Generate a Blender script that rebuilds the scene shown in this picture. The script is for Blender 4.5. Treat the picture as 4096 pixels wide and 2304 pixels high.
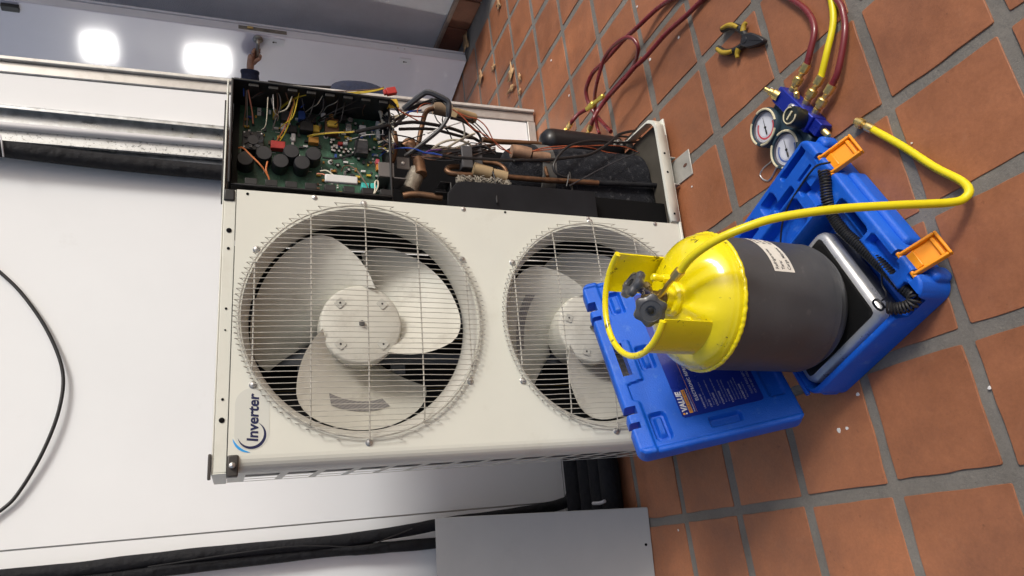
import bpy, math, random
from math import sin, cos, pi, sqrt, radians as R, atan2, hypot
from mathutils import Vector, Matrix, noise
for o in list(bpy.data.objects): bpy.data.objects.remove(o, do_unlink=True)
sc = bpy.context.scene; COL = sc.collection
rnd = random.Random(7)

# ------------------------------------------------------------------ camera, sky, sun, exposure
# the photograph was taken upright and stored on its side: the camera is rolled a quarter turn
cam_d = bpy.data.cameras.new('camera'); cam = bpy.data.objects.new('camera', cam_d); COL.objects.link(cam)
cam_d.sensor_width = 36; cam_d.lens = 24.559; cam_d.clip_start = .02; cam_d.clip_end = 200
cr = Vector((0.951983, -0.304450, 0.032243)); cd = Vector((-0.083618, -0.359877, -0.929245)); cf = Vector((0.294512, 0.881929, -0.368054))
cam.matrix_world = Matrix(((cd.x, cr.x, -cf.x, -0.76849), (cd.y, cr.y, -cf.y, -1.63117), (cd.z, cr.z, -cf.z, 1.28), (0, 0, 0, 1)))
sc.camera = cam
SUN_AZ, SUN_EL = R(44), R(36)           # light comes from the right, in front of the unit
world = bpy.data.worlds.new('World'); sc.world = world; world.use_nodes = True
wn = world.node_tree; wn.nodes.clear()
sky = wn.nodes.new('ShaderNodeTexSky'); sky.sky_type = 'NISHITA'; sky.sun_disc = False
sky.sun_elevation = SUN_EL; sky.sun_rotation = atan2(sin(SUN_AZ), -cos(SUN_AZ)); sky.air_density = 0.8; sky.dust_density = 5.0; sky.ozone_density = 1.0
bg = wn.nodes.new('ShaderNodeBackground'); bg.inputs[1].default_value = 0.10
wo = wn.nodes.new('ShaderNodeOutputWorld')
wn.links.new(sky.outputs[0], bg.inputs[0]); wn.links.new(bg.outputs[0], wo.inputs[0])
sl = bpy.data.lights.new('sun', 'SUN'); sl.energy = 1.5; sl.angle = R(12); sl.color = (1, .995, .965)
sun = bpy.data.objects.new('sun', sl); COL.objects.link(sun)
sd = Vector((-sin(SUN_AZ) * cos(SUN_EL), cos(SUN_AZ) * cos(SUN_EL), -sin(SUN_EL)))
sun.rotation_euler = sd.to_track_quat('-Z', 'Y').to_euler()
vs = sc.view_settings; vs.view_transform = 'Standard'; vs.look = 'None'; vs.gamma = 1; vs.exposure = 0.24; vs.use_curve_mapping = False

# ------------------------------------------------------------------ helpers
def spline(P, k=6, closed=False):
    P = [Vector(p) for p in P]; n = len(P)
    if n < 3: return P
    out = []
    rng = range(n if closed else n - 1)
    for i in rng:
        p1, p2 = P[i], P[(i + 1) % n]
        p0 = P[i - 1] if (i > 0 or closed) else p1 * 2 - p2
        p3 = P[(i + 2) % n] if (i + 2 < n or closed) else p2 * 2 - p1
        for j in range(k):
            t = j / k
            out.append(.5 * ((2 * p1) + (p2 - p0) * t + (2 * p0 - 5 * p1 + 4 * p2 - p3) * t * t + (3 * p1 - p0 - 3 * p2 + p3) * t ** 3))
    if not closed: out.append(P[-1])
    return out

class MB:
    def __init__(s): s.v = []; s.f = []
    def add(s, v, f, M=None):
        b = len(s.v)
        s.v += [tuple(M @ Vector(p)) for p in v] if M else [tuple(p) for p in v]
        s.f += [tuple(i + b for i in q) for q in f]; return s
    def box(s, x0, x1, y0, y1, z0, z1, M=None):
        return s.add([(x0, y0, z0), (x1, y0, z0), (x1, y1, z0), (x0, y1, z0), (x0, y0, z1), (x1, y0, z1), (x1, y1, z1), (x0, y1, z1)],
                     [(3, 2, 1, 0), (4, 5, 6, 7), (0, 1, 5, 4), (1, 2, 6, 5), (2, 3, 7, 6), (3, 0, 4, 7)], M)
    def cbox(s, c, d, M=None):
        return s.box(c[0] - d[0] / 2, c[0] + d[0] / 2, c[1] - d[1] / 2, c[1] + d[1] / 2, c[2] - d[2] / 2, c[2] + d[2] / 2, M)
    def tube(s, P, r, n=8, closed=False, k=6, smooth=True, caps=True, M=None):
        rr = r if callable(r) else None
        P = spline(P, k, closed) if smooth and len(P) > 2 else [Vector(p) for p in P]
        m = len(P); T = []
        for i in range(m):
            a = P[i - 1] if (i > 0 or closed) else P[i]; b = P[(i + 1) % m] if (i < m - 1 or closed) else P[i]
            t = (b - a); T.append(t.normalized() if t.length > 1e-9 else Vector((0, 0, 1)))
        u = T[0].orthogonal().normalized(); v = []; f = []
        for i in range(m):
            u = (u - T[i] * u.dot(T[i])); u = u.normalized() if u.length > 1e-8 else T[i].orthogonal().normalized()
            w = T[i].cross(u); q = rr(i / (m - 1)) if rr else r
            v += [P[i] + (u * cos(2 * pi * j / n) + w * sin(2 * pi * j / n)) * q for j in range(n)]
        for i in range(m if closed else m - 1):
            i2 = (i + 1) % m
            f += [(i * n + j, i * n + (j + 1) % n, i2 * n + (j + 1) % n, i2 * n + j) for j in range(n)]
        if caps and not closed: f += [tuple(range(n))[::-1], tuple((m - 1) * n + j for j in range(n))]
        return s.add(v, f, M)
    def lathe(s, prof, n=32, M=None, a0=0, a1=2 * pi, caps=True):
        full = abs(a1 - a0 - 2 * pi) < 1e-6; m = n if full else n + 1; v = []; f = []
        for r, z in prof: v += [(r * cos(a0 + (a1 - a0) * j / n), r * sin(a0 + (a1 - a0) * j / n), z) for j in range(m)]
        for i in range(len(prof) - 1):
            f += [(i * m + j, i * m + (j + 1) % m, (i + 1) * m + (j + 1) % m, (i + 1) * m + j) for j in range(n)]
        if caps and full:
            if prof[0][0] > 1e-6: f.append(tuple(range(m))[::-1])
            if prof[-1][0] > 1e-6: f.append(tuple((len(prof) - 1) * m + j for j in range(m)))
        return s.add(v, f, M)
    def prism(s, poly, z0, z1, M=None):
        n = len(poly)
        return s.add([(x, y, z0) for x, y in poly] + [(x, y, z1) for x, y in poly],
                     [tuple(range(n))[::-1], tuple(range(n, 2 * n))] + [(i, (i + 1) % n, n + (i + 1) % n, n + i) for i in range(n)], M)
    def build(s, name, mat, parent=None, bevel=0, seg=2, sharp=38, smooth=True):
        me = bpy.data.meshes.new(name); me.from_pydata(s.v, [], s.f); me.update()
        if smooth:
            me.polygons.foreach_set('use_smooth', [True] * len(me.polygons)); me.set_sharp_from_angle(angle=R(sharp))
        me.materials.append(mat)
        o = bpy.data.objects.new(name, me); COL.objects.link(o)
        if parent: o.parent = parent
        if bevel:
            b = o.modifiers.new('bevel', 'BEVEL'); b.width = bevel; b.segments = seg; b.limit_method = 'ANGLE'; b.angle_limit = R(40)
        return o

def rrect(x0, x1, y0, y1, r, n=5):
    out = []
    for cx, cy, a in ((x1 - r, y1 - r, 0), (x0 + r, y1 - r, 90), (x0 + r, y0 + r, 180), (x1 - r, y0 + r, 270)):
        out += [(cx + r * cos(R(a + 90 * i / n)), cy + r * sin(R(a + 90 * i / n))) for i in range(n + 1)]
    return out
def TR(loc=(0, 0, 0), rx=0, ry=0, rz=0):
    return Matrix.Translation(loc) @ Matrix.Rotation(R(rz), 4, 'Z') @ Matrix.Rotation(R(ry), 4, 'Y') @ Matrix.Rotation(R(rx), 4, 'X')
def along(a, b):      # frame with z from a to b
    a = Vector(a); b = Vector(b); return Matrix.Translation(a) @ (b - a).to_track_quat('Z', 'Y').to_matrix().to_4x4()
def tag(o, label, cat, group=None):
    o['label'] = label; o['category'] = cat
    if group: o['group'] = group
    return o
def struct(o): o['kind'] = 'structure'; return o
def thing(name, label, cat, loc=(0, 0, 0), rotz=0, group=None):
    o = bpy.data.objects.new(name, None); COL.objects.link(o); o.location = loc; o.rotation_euler = (0, 0, R(rotz)); o.empty_display_size = .05
    return tag(o, label, cat, group)
def copy_part(o, parent, loc=None, rot=None):
    c = o.copy(); COL.objects.link(c); c.parent = parent
    if loc is not None: c.location = loc
    if rot is not None: c.rotation_euler = rot
    return c
def text_mb(body, size, M, bold=0., align='LEFT', shear=0., spacing=1., thick=.0004):
    cu = bpy.data.curves.new('lettering', 'FONT'); cu.body = body; cu.size = size; cu.offset = bold; cu.align_x = align
    cu.shear = shear; cu.space_character = spacing; cu.extrude = thick; cu.resolution_u = 3
    ob = bpy.data.objects.new('lettering', cu); COL.objects.link(ob)
    bpy.context.view_layer.update()
    me = bpy.data.meshes.new_from_object(ob.evaluated_get(bpy.context.evaluated_depsgraph_get()))
    b = MB(); b.add([v.co for v in me.vertices], [tuple(p.vertices) for p in me.polygons], M)
    bpy.data.objects.remove(ob); bpy.data.curves.remove(cu); bpy.data.meshes.remove(me); return b

MATS = {}
def mat(name, col, rough=.5, metal=0., var=.08, vs=6., bump=0., bs=80., coat=0., rand=0., rvar=.08, spec=.5, dirt=None, stripes=None, trans=0, coat_rough=.05):
    if name in MATS: return MATS[name]
    m = bpy.data.materials.new(name); m.use_nodes = True; nt = m.node_tree; N = nt.nodes; Lk = nt.links
    b = N['Principled BSDF']; tc = N.new('ShaderNodeTexCoord')
    nz = N.new('ShaderNodeTexNoise'); nz.inputs['Scale'].default_value = vs; nz.inputs['Detail'].default_value = 6; nz.inputs['Roughness'].default_value = .6
    Lk.new(tc.outputs['Object'], nz.inputs['Vector'])
    mr = N.new('ShaderNodeMapRange'); mr.inputs[1].default_value = .3; mr.inputs[2].default_value = .7; mr.inputs[3].default_value = 1 - var; mr.inputs[4].default_value = 1 + var
    Lk.new(nz.outputs['Fac'], mr.inputs[0])
    hs = N.new('ShaderNodeHueSaturation'); hs.inputs['Color'].default_value = (*col, 1); Lk.new(mr.outputs[0], hs.inputs['Value'])
    cur = hs.outputs[0]
    if rand:
        oi = N.new('ShaderNodeObjectInfo'); m2 = N.new('ShaderNodeMapRange'); m2.inputs[3].default_value = 1 - rand; m2.inputs[4].default_value = 1 + rand
        Lk.new(oi.outputs['Random'], m2.inputs[0]); h2 = N.new('ShaderNodeHueSaturation'); Lk.new(cur, h2.inputs['Color']); Lk.new(m2.outputs[0], h2.inputs['Value'])
        m3 = N.new('ShaderNodeMath'); m3.operation = 'MULTIPLY_ADD'; m3.inputs[1].default_value = .012; m3.inputs[2].default_value = .494
        Lk.new(oi.outputs['Random'], m3.inputs[0]); Lk.new(m3.outputs[0], h2.inputs['Hue']); cur = h2.outputs[0]
    if dirt:
        dc, ds, lo, hi, amt = dirt
        n2 = N.new('ShaderNodeTexNoise'); n2.inputs['Scale'].default_value = ds; n2.inputs['Detail'].default_value = 8; n2.inputs['Roughness'].default_value = .7
        Lk.new(tc.outputs['Object'], n2.inputs['Vector'])
        m4 = N.new('ShaderNodeMapRange'); m4.inputs[1].default_value = lo; m4.inputs[2].default_value = hi; m4.inputs[3].default_value = 0; m4.inputs[4].default_value = amt
        Lk.new(n2.outputs['Fac'], m4.inputs[0])
        mx = N.new('ShaderNodeMix'); mx.data_type = 'RGBA'; Lk.new(m4.outputs[0], mx.inputs[0]); Lk.new(cur, mx.inputs[6]); mx.inputs[7].default_value = (*dc, 1); cur = mx.outputs[2]
    if stripes:
        sc_, c2, ax, duty = stripes
        sx = N.new('ShaderNodeSeparateXYZ'); Lk.new(tc.outputs['Object'], sx.inputs[0])
        mm = N.new('ShaderNodeMath'); mm.operation = 'MULTIPLY'; mm.inputs[1].default_value = sc_; Lk.new(sx.outputs[ax], mm.inputs[0])
        fr = N.new('ShaderNodeMath'); fr.operation = 'FRACT'; Lk.new(mm.outputs[0], fr.inputs[0])
        gt = N.new('ShaderNodeMath'); gt.operation = 'GREATER_THAN'; gt.inputs[1].default_value = duty; Lk.new(fr.outputs[0], gt.inputs[0])
        mx = N.new('ShaderNodeMix'); mx.data_type = 'RGBA'; Lk.new(gt.outputs[0], mx.inputs[0]); Lk.new(cur, mx.inputs[6]); mx.inputs[7].default_value = (*c2, 1); cur = mx.outputs[2]
    Lk.new(cur, b.inputs['Base Color'])
    mr2 = N.new('ShaderNodeMapRange'); mr2.inputs[1].default_value = .3; mr2.inputs[2].default_value = .7
    mr2.inputs[3].default_value = max(.02, rough - rvar); mr2.inputs[4].default_value = min(1, rough + rvar); Lk.new(nz.outputs['Fac'], mr2.inputs[0]); Lk.new(mr2.outputs[0], b.inputs['Roughness'])
    b.inputs['Metallic'].default_value = metal; b.inputs['Specular IOR Level'].default_value = spec
    b.inputs['Coat Weight'].default_value = coat; b.inputs['Coat Roughness'].default_value = coat_rough; b.inputs['Transmission Weight'].default_value = trans
    if bump:
        n3 = N.new('ShaderNodeTexNoise'); n3.inputs['Scale'].default_value = bs; n3.inputs['Detail'].default_value = 5; Lk.new(tc.outputs['Object'], n3.inputs['Vector'])
        bp = N.new('ShaderNodeBump'); bp.inputs['Strength'].default_value = bump; bp.inputs['Distance'].default_value = .01; Lk.new(n3.outputs['Fac'], bp.inputs['Height']); Lk.new(bp.outputs[0], b.inputs['Normal'])
    MATS[name] = m; return m
WHITE = mat('white_enamel', (.83, .85, .86), .65, var=.02, vs=2.5, spec=.25, dirt=((.50, .48, .44), 7.0, .64, .8, .22))
GREYWALL = mat('grey_plaster', (.70, .70, .70), .9, var=.08, vs=5, bump=.5, bs=160)
def ground_mat(name, c1, c2, cdust, r0, r1, rand, bump):
    m = bpy.data.materials.new(name); m.use_nodes = True; nt = m.node_tree; N = nt.nodes; Lk = nt.links; b = N['Principled BSDF']
    g = N.new('ShaderNodeNewGeometry'); oi = N.new('ShaderNodeObjectInfo')
    def nz(sc_, det=6, ro=.6):
        n = N.new('ShaderNodeTexNoise'); n.inputs['Scale'].default_value = sc_; n.inputs['Detail'].default_value = det; n.inputs['Roughness'].default_value = ro; Lk.new(g.outputs['Position'], n.inputs['Vector']); return n.outputs['Fac']
    def rg(x, a, b_, c, d):
        r = N.new('ShaderNodeMapRange'); r.inputs[1].default_value = a; r.inputs[2].default_value = b_; r.inputs[3].default_value = c; r.inputs[4].default_value = d; Lk.new(x, r.inputs[0]); return r.outputs[0]
    def mix(f, a, b_):
        x = N.new('ShaderNodeMix'); x.data_type = 'RGBA'; Lk.new(f, x.inputs[0])
        for i, q in ((6, a), (7, b_)):
            if isinstance(q, tuple): x.inputs[i].default_value = (*q, 1)
            else: Lk.new(q, x.inputs[i])
        return x.outputs[2]
    def val(c, f):
        h = N.new('ShaderNodeHueSaturation'); Lk.new(c, h.inputs['Color']); Lk.new(f, h.inputs['Value']); return h.outputs[0]
    big = nz(2.6, 7, .65); med = nz(11, 7, .65); fine = nz(170, 4)
    c = mix(rg(big, .38, .66, 0, .7), c1, c2); c = mix(rg(nz(19, 9, .75), .58, .74, 0, .24), c, cdust); c = mix(rg(nz(47, 6, .7), .64, .70, 0, .45), c, tuple(k * .45 for k in c2))
    c = val(c, rg(med, .3, .7, .86, 1.14)); c = val(c, rg(fine, .3, .7, .92, 1.08)); c = val(c, rg(oi.outputs['Random'], 0, 1, 1 - rand, 1 + rand))
    Lk.new(c, b.inputs['Base Color']); Lk.new(rg(med, .3, .7, r0, r1), b.inputs['Roughness'])
    bp = N.new('ShaderNodeBump'); bp.inputs['Strength'].default_value = bump; bp.inputs['Distance'].default_value = .004; Lk.new(nz(60, 8, .7), bp.inputs['Height']); Lk.new(bp.outputs[0], b.inputs['Normal'])
    return m
TERRA = ground_mat('terracotta_tile', (.355, .136, .060), (.195, .077, .040), (.42, .23, .14), .36, .64, .10, .25)
TERRA_D = mat('terracotta_skirting', (.22, .085, .045), .5, var=.2, vs=9, rand=.1, bump=.15, bs=90)
GROUT = ground_mat('cement_grout', (.205, .19, .166), (.115, .106, .093), (.30, .28, .25), .8, .98, 0, .7)
ALU = mat('dull_aluminium', (.55, .54, .52), .45, metal=.75, var=.1, vs=10, dirt=((.33, .31, .28), 14, .5, .75, .5))
GALV = mat('galvanised_steel', (.50, .52, .53), .38, metal=.85, var=.25, vs=30, rvar=.15, dirt=((.2, .2, .2), 8, .52, .75, .5))
SPAT = mat('spattered_galvanised', (.62, .63, .62), .5, metal=.5, var=.15, vs=30, dirt=((.12, .13, .13), 90, .56, .62, .8))
PVC = mat('grey_pvc', (.58, .58, .60), .4, var=.05)
BLACKR = mat('black_insulation', (.010, .0105, .013), .75, var=.4, vs=16, bump=.8, bs=38, spec=.3)
BLACKP = mat('black_plastic', (.014, .014, .015), .45, var=.2, vs=20)
CHAR = mat('charcoal_sleeve', (.045, .047, .052), .55, var=.2, vs=20)
IVORY = mat('ivory_enamel', (.69, .70, .625), .45, var=.04, vs=3, spec=.4, dirt=((.40, .36, .27), 5.5, .56, .82, .35))
FANP = mat('fan_plastic', (.67, .665, .59), .5, var=.07, vs=8, dirt=((.24, .21, .16), 9, .50, .8, .55))
WIRE_G = mat('coated_wire', (.43, .415, .365), .45, var=.15, vs=40)
STEEL = mat('zinc_screw', (.55, .55, .54), .32, metal=.9, var=.15, vs=60)
DARKIN = mat('dark_interior', (.006, .006, .0065), .85, var=.2, spec=.1)
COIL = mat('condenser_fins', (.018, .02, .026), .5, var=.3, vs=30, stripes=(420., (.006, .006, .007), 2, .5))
BRASS = mat('brass', (.86, .66, .26), .33, metal=1., var=.15, vs=60)
BLUE = mat('blue_blow_moulded', (.005, .102, .57), .45, var=.10, vs=9, bump=.16, bs=320, spec=.4, rvar=.12, dirt=((.10, .24, .62), 34, .57, .70, .45))
YEL = mat('yellow_gloss_paint', (.84, .70, .004), .22, var=.05, vs=14, coat=.6, bump=.08, bs=26, dirt=((.07, .055, .012), 24, .612, .64, .85))
GREYC = mat('grey_cylinder_paint', (.066, .068, .071), .48, var=.16, vs=10, rvar=.14, bump=.05, bs=60, dirt=((.13, .125, .12), 26, .60, .68, .5))

# ------------------------------------------------------------------ floor
floor = MB().box(-12, 12, -12, 12, -.3, 0).build('floor', GROUT, None, smooth=False); struct(floor)
S = .25394; E1 = Vector((.05982, -.99821, 0)); E2 = Vector((-.99821, -.05982, 0)); OG = Vector((.6850, .0793, 0))
def tile_shape(seed, a, h=.0030):
    q = random.Random(seed); b = MB(); out = rrect(-a, a, -a, a, .004, 3); pts = []
    pl = []
    m = len(out)
    for i in range(m):      # subdivide the long sides so that the edge wavers
        p, n = Vector(out[i]), Vector(out[(i + 1) % m]); k = 6 if (n - p).length > .05 else 1
        pl += [p.lerp(n, j / k) for j in range(k)]
    ph = q.random() * 50
    pl = [p + p.normalized() * (noise.noise(Vector((p.x * 22, p.y * 22, ph))) * .0030 + noise.noise(Vector((p.x * 70, p.y * 70, ph))) * .0010) for p in pl]
    n = len(pl); v = []; f = []
    for sc_, z in ((1.0, -.004), (1.0, h * .4), (.997, h * .85), (.991, h)): v += [(p.x * sc_, p.y * sc_, z) for p in pl]
    for r_ in range(3): f += [(r_ * n + i, r_ * n + (i + 1) % n, (r_ + 1) * n + (i + 1) % n, (r_ + 1) * n + i) for i in range(n)]
    f.append(tuple(3 * n + i for i in range(n))); return b.add(v, f)
protos = []
cells = []
for a in range(-14, 12):
    for b_ in range(-16, 16):
        c = OG + E1 * (S * (a + .5)) + E2 * (S * (b_ + .5))
        if (c.x > 2.03 - .13 and c.y > 1.08) or c.x > 3.4 or c.x < -3.2 or c.y < -2.6 or c.y > 3.2: continue
        if c.y > 1.15 and c.x < .72: continue
        if c.y < -1.5 and c.x < 3: pass
        d = (c - cam.location); z = d.dot(cf)
        near = z > .3 and abs(d.dot(cr) / z) < .53 and abs(d.dot(cd) / z) < .92
        cells.append((0 if near else 1, d.length, c))
cells.sort(key=lambda t: (t[0], t[1]))
rest = MB(); base_rot = atan2(E1.y, E1.x)
for i, (nf, dl, c) in enumerate(cells):
    q = random.Random(i * 31 + 5)
    M = Matrix.Translation((c.x + q.uniform(-.0035, .0035), c.y + q.uniform(-.0035, .0035), q.uniform(-.0012, .0008))) @ Matrix.Rotation(base_rot + R(q.uniform(-.7, .7)) + q.randrange(4) * pi / 2, 4, 'Z') @ Matrix.Rotation(R(q.uniform(-.15, .15)), 4, 'X')
    if i < 290:
        if len(protos) < 9:
            t_ = tile_shape(len(protos) + 3, .1130 + .0012 * (len(protos) % 3 - 1)).build('floor_tile', TERRA, floor, sharp=20); protos.append(t_)
        else: t_ = copy_part(protos[q.randrange(9)], floor)
        t_.matrix_local = M
    else:
        tb = tile_shape(i % 5 + 40, .1125); rest.add(tb.v, tb.f, M)
if rest.v:
    t_ = rest.build('outer_tiles', TERRA, floor, sharp=20); t_['kind'] = 'stuff'

# ------------------------------------------------------------------ right-hand wall with tiled skirting
w = thing('side_wall', 'rough grey plastered wall with terracotta skirting behind the open door', 'wall', (2.035, 1.2, 0))
MB().box(0, .25, .05, 2.6, 0, 2.9).build('plaster', GREYWALL, w)
sk0 = None
for i in range(10):
    y0 = .06 + .253 * i; M = (0, y0, 0)
    if sk0 is None: sk0 = MB().box(-.014, -.001, .004, .246, .004, .135).build('skirting_tile', TERRA_D, w, bevel=.003); sk0.location = M
    else: copy_part(sk0, w, M)
MB().box(-.03, -.001, .05, 2.6, .139, .162).build('skirting_cap', mat('skirting_mortar', (.30, .22, .17), .9, var=.15, bump=.4), w, bevel=.004)

# ------------------------------------------------------------------ white metal partition behind the unit
LEAN = -.037
pw = thing('white_partition', 'white enamelled metal partition with aluminium frame behind the condenser unit', 'partition', (0, .97, 0))
def slab(b, pts, y0, y1):   # pts in x,z
    n = len(pts); b.add([(x, y0, z) for x, z in pts] + [(x, y1, z) for x, z in pts],
        [tuple(range(n)), tuple(range(n, 2 * n))[::-1]] + [(i, n + i, n + (i + 1) % n, (i + 1) % n) for i in range(n)]); return b
xr = lambda z: .912 + LEAN * z
slab(MB(), [(-.772, .05), (xr(.05), .05), (xr(2.7), 2.7), (-.772, 2.7)], .0, .012).build('panel_sheet', WHITE, pw)
slab(MB(), [(-1.75, .05), (-.777, .05), (-.777, 2.7), (-1.75, 2.7)], .001, .012).build('panel_sheet', WHITE, pw)
slab(MB(), [(-.83, .05), (-.72, .05), (-.72, 2.7), (-.83, 2.7)], .014, .03).build('backing_strip', ALU, pw)
slab(MB(), [(xr(0) + .004, .012), (xr(0) + .046, .012), (xr(2.7) + .046, 2.7), (xr(2.7) + .004, 2.7)], -.006, .034).build('frame_stile', ALU, pw, bevel=.003)
slab(MB(), [(xr(0) + .048, .012), (xr(0) + .062, .012), (xr(2.7) + .062, 2.7), (xr(2.7) + .048, 2.7)], -.02, .034).build('frame_lip', mat('pale_aluminium', (.66, .65, .62), .45, metal=.4, var=.1, vs=20, dirt=((.35, .32, .28), 18, .5, .75, .5)), pw, bevel=.002)
slab(MB(), [(-1.75, .008), (xr(0) + .002, .008), (xr(0) + .002, .048), (-1.75, .048)], -.008, .030).build('bottom_rail', ALU, pw, bevel=.003)
MB().box(.60, .70, -.028, -.006, .0, .03).build('floor_stop', BLACKP, pw, bevel=.006)

# ------------------------------------------------------------------ lavender-white steel door standing open
LAV = mat('glossy_lavender_door', (.73, .72, .79), .36, var=.03, vs=3, coat=.8, coat_rough=.085, bump=.03, bs=220)
DW = mat('door_edge_white', (.70, .72, .76), .4, var=.05)
dr = thing('steel_door', 'glossy lavender white steel door standing open, with lever handle and lock plates', 'door', (1.832, 1.814, 0))
dr.rotation_euler = (0, R(-2.05), atan2(.97626, -.2166) - pi / 2)   # local +y runs along the leaf, +x is the back
MB().box(0, .055, .0, .84, .012, 2.55).build('leaf', LAV, dr, bevel=.003)
MB().box(.004, .052, -.004, -.0005, .012, 2.55).build('edge_strip', DW, dr, bevel=.001)
MB().box(.0555, .068, -.012, .06, .014, 2.55).build('rebate_lip', DW, dr, bevel=.003)
lk = MB().box(.014, .040, -.008, -.0045, 1.06, 1.31).build('lock_faceplate', mat('worn_brass_grey', (.27, .25, .21), .5, metal=.7, var=.3, vs=30), dr, bevel=.002)
MB().box(.020, .034, -.016, -.008, 1.235, 1.265).build('latch_bolt', BRASS, lk, bevel=.002)
lk2 = MB().box(.014, .040, -.007, -.0045, .36, .48).build('lock_faceplate', DW, dr, bevel=.002)
for zz in (.395, .435): MB().lathe([(.005, 0), (.005, .0015)], 14, TR((.027, -.007, zz), 90)).build('screw_head', ALU, lk2)
for zc, hw, hh in ((1.125, .024, .055), (.385, .022, .036)):
    p = MB().prism(rrect(.008 if zc > 1 else .028, (.008 if zc > 1 else .028) + 2 * hw, zc - hh, zc + hh, .004, 3), 0, .004, Matrix(((0, 0, -1, 0), (1, 0, 0, 0.01), (0, 1, 0, 0), (0, 0, 0, 1)))).build('key_plate', DW, dr, bevel=.001)
    MB().lathe([(.005, 0), (.005, .002)], 14, TR((-.0041, .062 - (.02 if zc > 1 else 0), zc + .004), 0, -90)).add([(-.0055, y + (-.02 if zc > 1 else 0), z) for y, z in ((.0595, zc - .014), (.0645, zc - .014), (.0645, zc), (.0595, zc))], [(0, 1, 2, 3)]).build('keyhole', BLACKP, p)
hd = MB().lathe([(.026, 0), (.027, .006), (.022, .010), (.011, .012), (.011, .036), (0.008, .040)], 28, TR((0, .037, 1.21), 0, -90)).build('handle_rose', mat('satin_nickel', (.45, .42, .36), .35, metal=.9, var=.15), dr)
MB().tube([(-.030, .036, 1.21), (-.036, .048, 1.21), (-.036, .10, 1.212), (-.035, .160, 1.208)], .0095, 12).build('lever', MATS['satin_nickel'], hd)
MB().box(-.022, -.0005, .016, .05, 2.305, 2.38).build('closer_bracket', BLACKP, dr, bevel=.003)

# ------------------------------------------------------------------ uprights, pipes and cables on the partition
c = MB().box(-.045, .045, .030, .034, 0, 2.3).box(-.045, -.041, .0, .030, 0, 2.3).box(.041, .045, .0, .030, 0, 2.3).box(-.041, -.028, 0, .003, 0, 2.3).box(.030, .041, 0, .003, 0, 2.3).build('galvanised_channel', GALV, None, bevel=.001)
c.location = (.668, .930, .0); c.rotation_euler = (0, R(-.6), 0); tag(c, 'open galvanised steel C-channel standing against the white partition', 'channel')
c = MB().tube([(0, 0, 0), (0, 0, 2.3)], .0135, 18, smooth=False).build('grey_conduit', PVC, None); c.location = (.634, .915, .02); c.rotation_euler = (0, R(-1), 0)
tag(c, 'thin light grey plastic conduit between the galvanised channel and the spattered bar', 'conduit')
c = MB().box(-.022, .022, -.003, .003, 0, 2.3).box(-.030, -.022, -.012, .003, 0, 2.3).build('galvanised_bar', SPAT, None, bevel=.0015); c.location = (.600, .925, .0); c.rotation_euler = (0, R(-.8), 0)
tag(c, 'flat galvanised bar spattered with dark specks beside the black pipe', 'metal bar')
c = MB().box(-.022, .022, -.004, .004, 0, 2.0).build('galvanised_strip', GALV, None, bevel=.0015); c.location = (.560, .945, .0)
tag(c, 'narrow dull galvanised strip half hidden behind the black insulated pipe', 'metal strip')
c = MB().tube([(.495, .925, .03), (.497, .925, .6), (.498, .925, 1.34), (.502, .922, 1.7), (.514, .915, 2.05), (.53, .912, 2.35)], .0285, 20).build('insulated_pipe', BLACKR, None)
tag(c, 'straight black foam-insulated pipe running up beside the galvanised bar', 'pipe')
MB().tube([(.552, .893, 2.028), (.53, .88, 2.02), (.505, .882, 2.015), (.475, .9, 2.012)], .0025, 6).build('tie_wire', PVC, c)
c = MB().tube([(.30, .957, 2.32), (.20, .957, 2.12), (.088, .957, 1.992), (.009, .957, 1.919), (-.11, .955, 1.841), (-.242, .950, 1.787), (-.363, .948, 1.785), (-.491, .95, 1.816), (-.606, .955, 1.866), (-.66, .957, 1.91), (-.74, .957, 2.02), (-.80, .957, 2.2)], .0055, 12).build('hanging_cable', BLACKP, None)
tag(c, 'thin black cable hanging in a loop across the white partition', 'cable')
# insulated pipe pair going down at the left end
pb = thing('pipe_bundle', 'pair of black insulated pipes coming down the left end of the white partition', 'pipe', (-.85, .92, .06))
def rel(P, o): return [(x - o[0], y - o[1], z - o[2]) for x, y, z in P]
o_ = (-.85, .92, .06)
MB().tube(rel([(-.86, .925, 2.3), (-.845, .925, 1.886), (-.845, .925, 1.686), (-.838, .925, 1.473), (-.837, .925, 1.243), (-.838, .925, .929), (-.825, .925, .682), (-.815, .92, .573), (-.806, .92, .352), (-.796, .915, .2), (-.785, .91, .10), (-.765, .90, .06), (-.70, .86, .05)], o_), lambda t: .0205 + .0022 * noise.noise(Vector((t * 22, 0, 5))), 16).build('pipe', BLACKR, pb)
MB().tube(rel([(-.885, .93, 2.3), (-.87, .935, 1.886), (-.872, .935, 1.4), (-.868, .935, .969), (-.873, .93, .823), (-.877, .925, .576), (-.872, .92, .33), (-.86, .91, .10), (-.82, .89, .06), (-.74, .84, .05)], o_), lambda t: .019 + .002 * noise.noise(Vector((t * 26, 3, 5))), 16).build('pipe', BLACKR, pb)
MB().tube(rel([(-.858, .90, 1.5), (-.84, .897, 1.1), (-.862, .897, .86), (-.842, .896, .76), (-.82, .895, .68)], o_), .0022, 6).build('drain_wire', BLACKP, pb)
MB().tube(rel([(-.95, .90, .05), (-.8, .86, .05), (-.5, .86, .05), (.1, .86, .05)], o_), .04, 16).build('floor_pipe', BLACKR, pb)
for yy, r_ in ((.60, .036), (.675, .038), (.755, .040)): MB().tube(rel([(-.95, yy, .045), (-.75, yy, .044), (-.4, yy, .042), (.1, yy, .042)], o_), r_, 16).build('floor_pipe', BLACKR, pb)
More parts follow.
